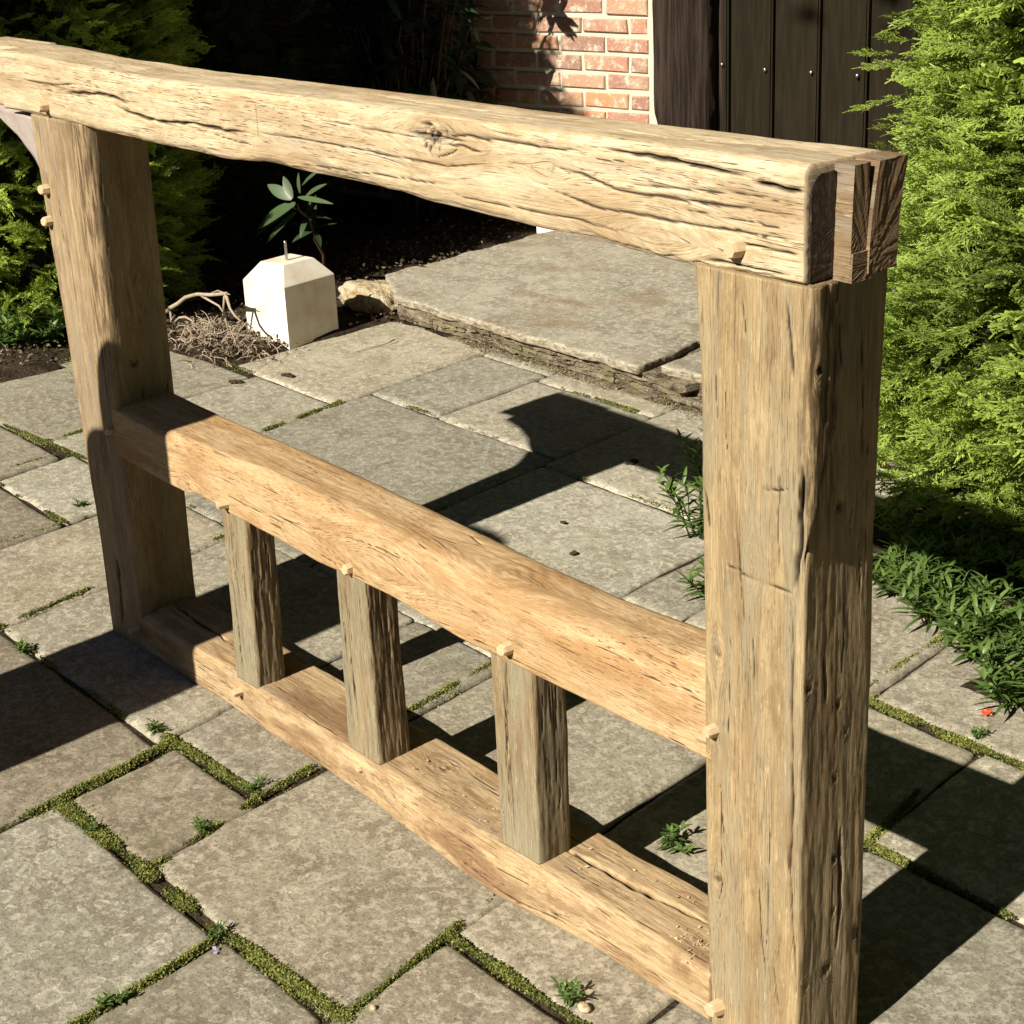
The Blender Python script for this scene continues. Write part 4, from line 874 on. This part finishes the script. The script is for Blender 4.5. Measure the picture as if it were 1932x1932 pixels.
dpost = sub(house, 'shadow_caster', V, np.stack([i[:-1, :-1], i[:-1, 1:], i[1:, 1:], i[1:, :-1]], -1).reshape(-1, 4), M_DPOST)
V, F = hbox([(.545, .575, .03, .08, -.05, 2.25)]); sub(house, 'door_jamb', V, F, M_DPOST, None, False)
door = empty('door', tuple(np.array(HW(1.1, -.05, 0))-np.array(house.location)), None, None); door.parent = house
if 'label' in door: del door['label']
A = []; x = .576; edges = [.576, .605, .795, .990, 1.185, 1.38, 1.575, 1.745]
L1 = []; L2 = []
for a, b in zip(edges[:-1], edges[1:]): L1.append((a+.003, b-.003, .030, .050, -.02, 2.24))
for b in edges[1:-1]: L2.append((b-.030, b-.013, .018, .030, -.02, 2.24)); L2.append((b-.0115, b-.0045, .022, .030, -.02, 2.24))
V, F = hbox(L1); sub(door, 'boards', V, F, M_DOOR, None, False)
V, F = hbox(L2); sub(door, 'cover_strips', V, F, M_DOOR, None, False)
V, F = hbox([(.57, 1.75, .052, .07, -.02, 2.25)]); sub(door, 'backing', V, F, M_CR, None, False)
ms_ = NT('iron_stud', .3, .6); ms_.b.inputs['Metallic'].default_value = .9; M_STUD = ms_.out((.30, .27, .26))
for (px, py) in ((1362, 122), (1443, 132), (1530, 137), (1617, 143)):
    v = ray(px, py); q0 = np.array(HW(0, -.014, 0)); tt = ((q0-CAM)@nv)/(v@nv); c = CAM+v*tt; V, F = blob(c, (.0095, .008, .0095), 3, 10, .1); sub(door, 'stud', V, F, M_STUD)
# ------------------------------------------------------------------ conifers
def spray(seed, L=.11, w=.0021, droop=.25):
    """flat feathery cypress spray in the xy plane, growing along +x: arrays of quads"""
    r = np.random.default_rng(seed); V = []; tint = []
    def strip(p, d, n, ln, wd, t):
        q = p+d*ln; s = np.cross(d, n); s /= np.linalg.norm(s)+1e-9
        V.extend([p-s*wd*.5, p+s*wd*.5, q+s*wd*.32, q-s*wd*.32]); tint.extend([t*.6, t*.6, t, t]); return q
    nrm = np.array([0, 0, 1.]); p = np.zeros(3); ang = 0; m = 13
    for k in range(m):
        d = np.array([math.cos(ang), math.sin(ang), -droop*k/m*.5]); d /= np.linalg.norm(d); ang += r.normal()*.06
        nn = nrm+r.normal(size=3)*.25
        p2 = strip(p, d, nn, L/m, w*1.15, .35+.6*k/m)
        if k > 0:
            for sd in ((1, -1) if r.random() < .75 else (1,)):
                if k % 2 == 0 and r.random() < .3: continue
                l2 = L*.42*math.sin(math.pi*min(1, (k+1.5)/m))**.7*(1-k/m*.55)*r.uniform(.65, 1.15)
                a2 = ang+sd*r.uniform(.55, .85); q = p.copy(); s = 4
                for j in range(s):
                    dd = np.array([math.cos(a2), math.sin(a2), r.normal()*.12-.04]); dd /= np.linalg.norm(dd); a2 -= sd*.07
                    q2 = strip(q, dd, nrm+r.normal(size=3)*.5, l2/s, w, .4+.5*(j+1)/s)
                    if j > 0 or l2 > .02:
                        for s3 in (1, -1):
                            a3 = a2+s3*r.uniform(.5, .8); d3 = np.array([math.cos(a3), math.sin(a3), r.normal()*.25]); d3 /= np.linalg.norm(d3)
                            strip(q, d3, nrm+r.normal(size=3)*.6, l2*r.uniform(.2, .38), w*.9, .55+.45*r.random())
                    q = q2
        p = p2
    return np.array(V), np.clip(np.array(tint), 0, 1)
SP = [spray(s, .13, .0027) for s in range(8)]; SPC = [spray(s+10, .13, .0042) for s in range(3)]
def place(tmpl, P, D, U, S, tint_mul):
    """copies of template at points P, x axis D, z axis U, scale S"""
    V0, t0 = tmpl; Yx = np.cross(U, D); Yx /= np.linalg.norm(Yx, axis=1)[:, None]+1e-9; Zx = np.cross(D, Yx)
    V = P[:, None, :]+S[:, None, None]*(V0[None, :, 0, None]*D[:, None, :]+V0[None, :, 1, None]*Yx[:, None, :]+V0[None, :, 2, None]*Zx[:, None, :])
    return V.reshape(-1, 3), (t0[None, :]*tint_mul[:, None]).ravel()
def crown_radius(prof, th, z, sd):
    R = prof(z); return R*(1+.10*fbm(np.cos(th)*2.2+sd, np.sin(th)*2.2, z*2.6, sd, 3)+.13*fbm(np.cos(th)*7+sd, np.sin(th)*7, z*8, sd+3, 2))
M_CON = leafmat('conifer_gold_green', (.022, .040, .008), (.42, .56, .10), .5, .34, .35)
M_SHADED = leafmat('conifer_shade_dark', (.008, .016, .005), (.045, .075, .020), .6, .2, .2)  # near-black leaf colour stands in for deep shade on the background trees
M_CONL = leafmat('conifer_green', (.022, .040, .008), (.50, .64, .10), .5, .38, .35)
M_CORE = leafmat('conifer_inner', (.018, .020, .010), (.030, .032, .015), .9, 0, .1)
M_BARK = NT('bark', .9, .1).out((.09, .06, .04))
def conifer(label, cx, cy, prof, h, mat, fine, coarse, seed, see, group, z_lo=.08):
    """see(P)->bool mask: which surface points get the fine sprays"""
    r = np.random.default_rng(seed); o = empty('conifer', (cx, cy, 0), label, 'conifer', group)
    V_, T_ = [], []
    zs = np.linspace(z_lo, h, 200); wts = prof(zs); cdf = np.cumsum(wts)/wts.sum()
    def sample(n):
        z = np.interp(r.random(n), cdf, zs); th = r.uniform(0, 2*math.pi, n)
        R = crown_radius(prof, th, z, seed); return z, th, R
    for n, cs, tm, keepf in ((fine, 1., SP, True), (coarse, 1.75, SPC, False)):
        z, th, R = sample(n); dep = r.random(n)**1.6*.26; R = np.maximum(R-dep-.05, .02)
        P = np.c_[cx+R*np.cos(th), cy+R*np.sin(th), z]; m = see(P) if keepf else ~inview(P, .06)
        P, th, dep, z = P[m], th[m], dep[m], z[m]
        n = len(P); out = np.c_[np.cos(th), np.sin(th), 0*th]
        D = out+r.normal(size=(n, 3))*.38+np.array([0, 0, .18]); D /= np.linalg.norm(D, axis=1)[:, None]
        U = np.array([0, 0, 1.])+r.normal(size=(n, 3))*.55; S = cs*r.uniform(.65, 1.35, n)
        lump = fbm(P[:, 0]*5, P[:, 1]*5, P[:, 2]*5, seed+8, 2)
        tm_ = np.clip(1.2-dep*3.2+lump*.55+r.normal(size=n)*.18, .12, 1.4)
        k = r.integers(0, len(tm), n)
        for j in range(len(tm)):
            s = k == j
            if s.any():
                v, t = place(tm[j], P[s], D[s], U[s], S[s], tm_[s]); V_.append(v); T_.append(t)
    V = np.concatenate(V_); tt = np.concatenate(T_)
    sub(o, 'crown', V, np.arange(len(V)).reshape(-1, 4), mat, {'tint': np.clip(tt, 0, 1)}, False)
    # dense twiggy heart of the crown
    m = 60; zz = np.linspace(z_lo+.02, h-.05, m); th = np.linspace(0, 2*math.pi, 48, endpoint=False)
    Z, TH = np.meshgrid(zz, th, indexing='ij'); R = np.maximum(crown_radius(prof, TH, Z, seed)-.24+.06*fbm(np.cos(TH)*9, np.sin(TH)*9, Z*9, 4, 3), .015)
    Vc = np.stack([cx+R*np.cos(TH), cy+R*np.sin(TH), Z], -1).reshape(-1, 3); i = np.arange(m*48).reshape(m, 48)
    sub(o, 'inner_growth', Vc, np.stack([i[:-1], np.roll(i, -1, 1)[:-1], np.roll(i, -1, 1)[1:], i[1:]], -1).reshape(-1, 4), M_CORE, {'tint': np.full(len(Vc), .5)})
    v, q, t3 = tube(np.linspace((cx, cy, -.02), (cx, cy, h*.9), 8), np.linspace(.07, .015, 8), 10); sub(o, 'trunk', v, [q, t3], M_BARK)
    return o
def inview(P, pad=.06):
    d = P-CAM; dz = d@cd; u = d@cr_/dz*FPX/966; w = d@cu_/dz*FPX/966
    return (dz > 0) & (np.abs(u) < 1+pad) & (np.abs(w) < 1+pad)
def facing(cx, cy, lim=-.25):
    def f(P):
        n = P[:, :2]-np.array([cx, cy]); n /= np.linalg.norm(n, axis=1)[:, None]+1e-9; v = CAM[:2]-P[:, :2]; v /= np.linalg.norm(v, axis=1)[:, None]
        return inview(P) & ((n*v).sum(1) > lim)
    return f
RC = (-.66, 2.36)
conifer('bright lime-green feathery conifer standing right of the frame', *RC, lambda z: np.interp(z, [0, .15, .5, .7, .95, 1.4, 2.4, 3.3], [.64, .86, .95, .89, .79, .76, .66, .05]), 3.3, M_CON, 22000, 6500, 3, facing(*RC), 'conifers around the paving', .10)
LC = (-4.72, 1.12)
conifer('green conifer behind the far post, its right side deep in shade', *LC, lambda z: np.interp(z, [0, .3, .8, 1.5, 2.8, 3.9], [.55, .64, .64, .58, .42, .05]), 3.9, M_CONL, 12000, 5000, 4, facing(*LC), 'conifers around the paving', .06)
for k, (x, y, h, R) in enumerate(((-5.85, 1.25, 4.3, .8), (-7.1, 1.3, 4.6, .9), (-5.06, 2.15, 4.2, .5))):  # third tree added to shade the house wall
    conifer(('tall conifer just behind the green one at the far post, leaves darkened as deep shade', 'tall conifer at the far end of the shaded row, leaves darkened as deep shade', 'tall conifer added close to the house to shade its wall, leaves darkened as deep shade')[k], x, y, lambda z, R=R, h=h: np.interp(z, [0, .3, 1.4, h*.75, h], [R*.8, R, R, R*.75, .05]), h, M_SHADED, 4000, 3200, 5+k, facing(x, y), 'conifers around the paving')
conifer('dense conifer further along the planting bed to the right', 1.0, 2.5, lambda z: np.interp(z, [0, .2, 1.4, 3.0, 3.8], [.7, .9, 1.0, .8, .05]), 3.8, M_CON, 10, 5500, 9, facing(1., 2.5), 'conifers around the paving')
# long stray shoots on the silhouette of the right conifer
def shoots():
    V_, T_ = [], []
    for (x0, y0, x1, y1) in ((1690, 100, 1603, 95), (1720, 118, 1612, 128), (1700, 180, 1594, 212), (1690, 235, 1640, 238), (1700, 60, 1655, 62), (1712, 30, 1662, 25), (1690, 285, 1645, 268), (1720, 75, 1650, 72)):
        Yd = 1.98; a = gy(x0, y0, Yd+.1); b = gy(x1, y1, Yd); D = (b-a); L = np.linalg.norm(D); D = D/L
        s = spray(int(x1), L*1.05, .0028); V0 = s[0].copy(); V0[:, 1] *= .45
        v, t = place((V0, s[1]), a[None], D[None], np.array([[.3, -.8, .4]]), np.array([1.]), np.array([1.1])); V_.append(v); T_.append(t)
    return np.concatenate(V_), np.concatenate(T_)
con_r = [o for o in bpy.data.objects if o.name == 'conifer'][0]
V, t = shoots(); sub(con_r, 'stray_shoots', V, np.arange(len(V)).reshape(-1, 4), M_CON, {'tint': np.clip(t, 0, 1)}, False)
# ------------------------------------------------------------------ leafy plants
def lance(L, w, bend, n=5, fold=.25):
    """leaf along +x"""
    t = np.linspace(0, 1, n+1); wd = w*np.sin(np.pi*np.clip(t*.93+.05, 0, 1))**.8*(1-.2*t); z = -bend*t**2*L
    V = []; 
    for k in range(n+1): V += [(t[k]*L, -wd[k]/2, z[k]+fold*wd[k]/2), (t[k]*L, 0, z[k]), (t[k]*L, wd[k]/2, z[k]+fold*wd[k]/2)]
    i = np.arange(3*(n+1)).reshape(n+1, 3); F = np.stack([i[:-1, :-1], i[1:, :-1], i[1:, 1:], i[:-1, 1:]], -1).reshape(-1, 4)
    return np.array(V), F
def frame_of(D, U):
    D = D/np.linalg.norm(D); Y = np.cross(U, D); Y /= np.linalg.norm(Y)+1e-9; return np.stack([D, Y, np.cross(D, Y)])
def leafy(name, label, cat, c, group, n, hgt, spread, leafL, leafW, mat, seed, lean=(0, 0), whorl=12):
    r = np.random.default_rng(seed); o = empty(name, (c[0], c[1], 0), label, cat, group); A = Acc(); S = Acc()
    for k in range(n):
        a = r.uniform(0, 6.283); b = np.array([c[0]+math.cos(a)*spread*.35*r.random(), c[1]+math.sin(a)*spread*.35*r.random(), 0.])
        h = hgt*r.uniform(.5, 1.1); tip = b+np.array([math.cos(a)*spread*r.uniform(.2, 1)+lean[0]*h, math.sin(a)*spread*r.uniform(.2, 1)+lean[1]*h, h])
        P = arc(b, tip, h*.15, 7, .002, k); v, q, t3 = tube(P, np.linspace(.0022, .0012, 7), 4); S.add(v, q, t3, .4)
        for j in range(whorl):
            f = .12+.88*(j+.5)/whorl; p = np.array([np.interp(f, np.linspace(0, 1, 7), P[:, m]) for m in range(3)])
            an = j*2.4+a; el = .15+.9*f*r.uniform(.6, 1.1); D = np.array([math.cos(an)*math.cos(el), math.sin(an)*math.cos(el), math.sin(el)])
            v, q = lance(leafL*r.uniform(.6, 1.15)*(1.1-.35*f), leafW*r.uniform(.8, 1.1), r.uniform(.1, .5)); M = frame_of(D, np.array([r.normal()*.2, r.normal()*.2, 1.]))
            A.add(p+v@M, q, a=np.clip(r.normal(.35+.4*f, .15), 0, 1))
    V, F, a = A.get(); sub(o, 'leaves', V, F, mat, {'tint': a})
    V, F, a = S.get(); sub(o, 'stems', V, F, mat, {'tint': a})
    return o
M_PLANT = leafmat('border_leaf', (.030, .060, .014), (.13, .21, .045), .42, .25, .5)
M_GREY = leafmat('silver_leaf', (.08, .13, .07), (.22, .30, .16), .5, .2, .4)
G1 = 'strap-leaved border plants'
k = 0
for (px, py, h, sp, n, lab) in ((1700, 1120, .10, .12, 26, 'low green strap-leaved plant close against the right post'), (1770, 1170, .12, .13, 30, 'spreading green strap-leaved plant in the middle of the right-hand bed'), (1850, 1230, .12, .13, 30, 'green strap-leaved plant between the middle and front of the right-hand bed'),
                            (1920, 1330, .11, .12, 28, 'green strap-leaved plant spilling on the paving above the orange petal'), (1910, 1110, .14, .15, 28, 'green strap-leaved plant at the right picture edge under the conifer'), (1740, 1060, .13, .12, 22, 'green strap-leaved plant in shade directly under the conifer'), (1840, 1090, .12, .13, 24, 'shaded green strap-leaved plant behind the middle of the right-hand bed'), (1935, 1235, .12, .12, 24, 'bright green strap-leaved plant cut by the right picture edge'),
                            (1318, 1010, .16, .09, 16, 'upright weedy plant seen left of the right post beside the paving'), (1345, 930, .15, .10, 16, 'tall-stemmed plant partly hidden behind the right post'), (1330, 1125, .06, .06, 8, 'small weed half hidden by the right post above the rail')):
    c = gz(px, py); leafy('border_plant', lab, 'plant', c, G1, n, h, sp, .052, .0095, M_PLANT, 200+k, whorl=13); k += 1
for (px, py, h, sp, n, lab) in ((20, 660, .17, .14, 26, 'broad bushy green plant at the left picture edge below the conifer'), (85, 655, .14, .11, 20, 'green leafy plant touching the far post below the conifer'), (55, 625, .22, .14, 24, 'taller green leafy plant behind the two at the left edge'), (-15, 600, .26, .15, 22, 'pale green leafy plant cut by the left picture edge')):
    c = gz(px, py); leafy('border_plant', lab, 'plant', c, 'leafy plants below the far conifer', n, h, sp, .06, .013, M_PLANT, 230+k, whorl=13); k += 1
c = gz(-12, 420, .55); 
# small weeds rooted in joints
for j, (px, py, s, lab) in enumerate(((300, 1375, .022, 'clump of small weeds at the corner joint below the shadow edge'), (478, 1490, .020, 'small weed clump in the joint by the sill'), (383, 1566, .020, 'tiny weed in the joint along the small dark flagstone'), (1268, 1600, .034, 'single leafy weed in the shade left of the right post'), (50, 1232, .026, 'little weed at the shadow edge in the left joint'), (1080, 1895, .026, 'feathery weed beside the snail shell at the bottom'),
                                 (212, 1895, .022, 'dark weed in the joint near the bottom left corner'), (417, 1766, .018, 'weed in the mossy joint right beside the mauve petal'), (168, 1566, .014, 'tiny weed in the joint left of the dark flagstone'), (1845, 1395, .018, 'tiny weed at the end of the mossy joint near the petal'), (478, 1755, .014, 'tiny sprout in the joint crossing at bottom left'), (150, 955, .018, 'tiny weed beside the far post in the joint'), (1195, 1285, .02, 'tiny sprout behind the rail'))):
    if j in (10, 12): continue
    c = gz(px, py); leafy('joint_weed', lab, 'weed', c, 'weeds growing in the paving joints', 5, s*.8, s*1.1, s*.72, s*.22, M_PLANT, 260+j, whorl=9)
# ------------------------------------------------------------------ laurel-like shrub, its dark mass enlarged to stand in for deep wall shade
M_LAUR = leafmat('glossy_leaf', (.025, .048, .018), (.075, .115, .05), .38, .12, .45)
shrub = empty('laurel_shrub', (-4.77, 2.92, 0), 'glossy-leaved shrub behind the white block, one leaf spray catching sun, dark mass added as deep wall shade', 'shrub')
A = Acc(); S = Acc(); r = np.random.default_rng(31)
def whorl(p, d, n, L, w, seed, tint):
    rr = np.random.default_rng(seed)
    for j in range(n):
        an = j*6.283/n+rr.normal()*.3; e1 = np.cross(d, [.1, .2, 1.]); e1 /= np.linalg.norm(e1); e2 = np.cross(d, e1)
        D = d*rr.uniform(.1, .7)+e1*math.cos(an)+e2*math.sin(an); v, q = lance(L*rr.uniform(.75, 1.1), w*rr.uniform(.85, 1.1), .25, 7, .18)
        M = frame_of(D, np.array([rr.normal()*.3, rr.normal()*.3-.3, 1.])); A.add(p+v@M, q, a=tint)
base = np.array([-4.77, 2.92, 0.])
for k in range(150):
    a = r.uniform(0, 6.283); rad = r.uniform(.1, .62); tip = base+np.array([math.cos(a)*rad*.85, math.sin(a)*rad*.42, r.uniform(.2, 1.3)])
    P = arc(base+r.normal(size=3)*.03, tip, .08, 8, .008, k); v, q, t3 = tube(P, np.linspace(.009, .003, 8), 5); S.add(v, q, t3, .3)
    d = P[-1]-P[-2]; d /= np.linalg.norm(d); whorl(P[-1], d, 7, .12, .034, k, .3); whorl(P[-3], d, 5, .11, .032, k+60, .2)
def leaf_px(a, b, Ya, Yb, w, ben=.12, t=.9, up=(.1, -.75, .6)):
    p, q = gy(*a, Ya), gy(*b, Yb); D = q-p; v, f = lance(np.linalg.norm(D)*1.08, w*1.55, ben, 8, .14); A.add(p+v@frame_of(D, np.array(up)), f, a=t)
YL = 1.78
leaf_px((557, 385), (474, 422), YL, YL-.02, .042, t=.9); leaf_px((550, 376), (505, 348), YL, YL-.03, .030, t=.8); leaf_px((552, 374), (533, 335), YL, YL, .024, t=.7)
leaf_px((548, 395), (472, 436), YL+.02, YL, .034, t=.85); leaf_px((566, 365), (560, 330), YL+.03, YL+.02, .014); leaf_px((575, 372), (604, 345), YL+.02, YL, .016); leaf_px((562, 372), (615, 378), YL, YL, .014)
leaf_px((560, 400), (492, 452), YL+.03, YL+.0, .026, t=.8); leaf_px((570, 350), (592, 320), YL+.03, YL, .014)
tipc = gy(560, 385, YL+.01); P = arc((tipc[0]-.16, tipc[1]+.22, 0.), tipc, .05, 8, .006, 5); v, q, t3 = tube(P, np.linspace(.007, .0035, 8), 5); S.add(v, q, t3, .3)
whorl(P[4], np.array([.3, -.5, .6]), 5, .10, .034, 91, .15); whorl(P[5], np.array([.5, -.2, .6]), 4, .09, .030, 92, .2)
V, F, a = A.get(); sub(shrub, 'leaves', V, F, M_LAUR, {'tint': a}); V, F, a = S.get(); sub(shrub, 'stems', V, F, M_BARK)
# ------------------------------------------------------------------ unseen shadow caster added left of the picture: its shadow crosses the frame
tp = empty('shadow_caster', (-1.55, -1.25, 0), 'rounded shadow caster with a side shoulder, added unseen out in front of the frame', 'post')
n = 40; th = np.linspace(0, 2*math.pi, n, endpoint=False)
def column(cx, cy, rx, ry, z0, z1, dome):
    V = []; zz = list(np.linspace(z0, z1-dome, 12))+[z1-dome+dome*math.sin(a) for a in np.linspace(.15, 1.5, 8)]
    for z in zz:
        k = 1. if z <= z1-dome else math.sqrt(max(0, 1-((z-(z1-dome))/dome)**2))
        V.append(np.stack([cx+rx*k*np.sign(np.cos(th))*np.abs(np.cos(th))**.6, cy+ry*k*np.sign(np.sin(th))*np.abs(np.sin(th))**.6, 0*th+z], 1))
    V = np.concatenate(V); i = np.arange(len(zz)*n).reshape(len(zz), n)
    return V, [np.stack([i[:-1], np.roll(i, -1, 1)[:-1], np.roll(i, -1, 1)[1:], i[1:]], -1).reshape(-1, 4), i[-1][None]]
V, F = column(-1.582, -1.25, .135, .10, -.01, 1.58, .10); gr = {'grain': V[:, [2, 0, 1]], 'crk': np.zeros(len(V)), 'rough': np.zeros(len(V))}; sub(tp, 'caster_shaft', V, F, W_POST, gr)
V, F = column(-1.68, -1.25, .13, .08, -.01, 1.37, .05); gr = {'grain': V[:, [2, 0, 1]], 'crk': np.zeros(len(V)), 'rough': np.zeros(len(V))}; sub(tp, 'caster_shoulder', V, F, W_POST, gr)
# ------------------------------------------------------------------ unseen trees and hedges added to block sky light and shade the back
def bigleaf_cloud(name, label, boxes_, n, size, tcol, seed, trunks=()):
    r = np.random.default_rng(seed); P = []
    tot = sum((b[1]-b[0])*(b[3]-b[2])*(b[5]-b[4]) for b in boxes_)
    c = np.mean([[(b[0]+b[1])/2, (b[2]+b[3])/2] for b in boxes_], 0); o = empty(name, (c[0], c[1], 0), label, 'hedge' if 'hedge' in name else 'tree')
    for b in boxes_:
        k = int(n*(b[1]-b[0])*(b[3]-b[2])*(b[5]-b[4])/tot); p = np.c_[r.uniform(b[0], b[1], k), r.uniform(b[2], b[3], k), r.uniform(b[4], b[5], k)]
        p = p[fbm(p[:, 0]*1.1, p[:, 1]*1.1, p[:, 2]*1.1, seed, 2) > -.35]; P.append(p)
    P = np.concatenate(P); V, F = flakes(P, r.uniform(size*.7, size*1.3, len(P)), .8, 1.4, seed); sub(o, 'foliage', V, F, M_CORE if tcol else M_LAUR, {'tint': np.repeat(r.uniform(0, 1, len(P)), 4)}, False)
    for k, (x, y, h, rd) in enumerate(trunks):
        v, q, t3 = tube(np.linspace((x, y, -.05), (x+.2, y+.1, h), 8), np.linspace(rd, rd*.4, 8), 10); sub(o, 'trunk', v, [q, t3], M_BARK)
    return o
bigleaf_cloud('added_shade_tree', 'unseen tree added beyond the left of the terrace, crown shaped to shade the back corner', [(-4.05, -3.60, -3.4, -2.6, 3.5, 4.9), (-8, -3.90, -3.4, -2.4, 4.8, 7.6), (-8, -4.2, -3.4, -2.6, 4.25, 4.9)], 16000, .11, 1, 47, [(-6.0, -3.0, 6.5, .16)])
bigleaf_cloud('added_shade_tree', 'unseen leaf canopy added high over the terrace to block sky light', [(-9, 5, -1.5, 4.2, 4.6, 6.4)], 60000, .13, 1, 41, [(2.9, 3.0, 6.2, .2)])
bigleaf_cloud('added_shade_hedge', 'unseen tall hedge added on the sunny side to block low sky light', [(-9, 6, -7.6, -6.9, 0, 4.2)], 22000, .12, 1, 42, [(-3, -6.7, 2., .06), (3, -6.7, 2., .06)])
bigleaf_cloud('added_shade_hedge', 'unseen tall hedge added along the right-hand side to block sky light', [(3.6, 4.6, -7.5, 4, 0, 9.)], 30000, .13, 1, 43, [(4.1, -2, 6., .1), (4.1, 2, 6., .1)])
bigleaf_cloud('added_shade_hedge', 'unseen tall hedge added at the far left end to block sky light', [(-9.2, -8.3, -7.5, 3, 0, 9.)], 30000, .13, 1, 44, [(-8.8, -2, 6., .1), (-8.8, 1, 6., .1)])

# sawdust and shavings left on the sill
r = np.random.default_rng(77); P = np.r_[np.c_[r.normal(-.21, .022, 55), r.normal(.035, .02, 55), np.full(55, .0892)], np.c_[r.normal(-.66, .03, 20), r.normal(.045, .02, 20), np.full(20, .084)], np.c_[r.uniform(-1.2, -.2, 40), r.uniform(.01, .11, 40), np.full(40, .0875)]]
V, F = flakes(P, r.uniform(.0012, .0034, len(P)), .25, 2.4, 11); tag(mesh('sawdust', V, F, W_PEG, None, {'tint': np.zeros(len(V))}, False), kind='stuff')
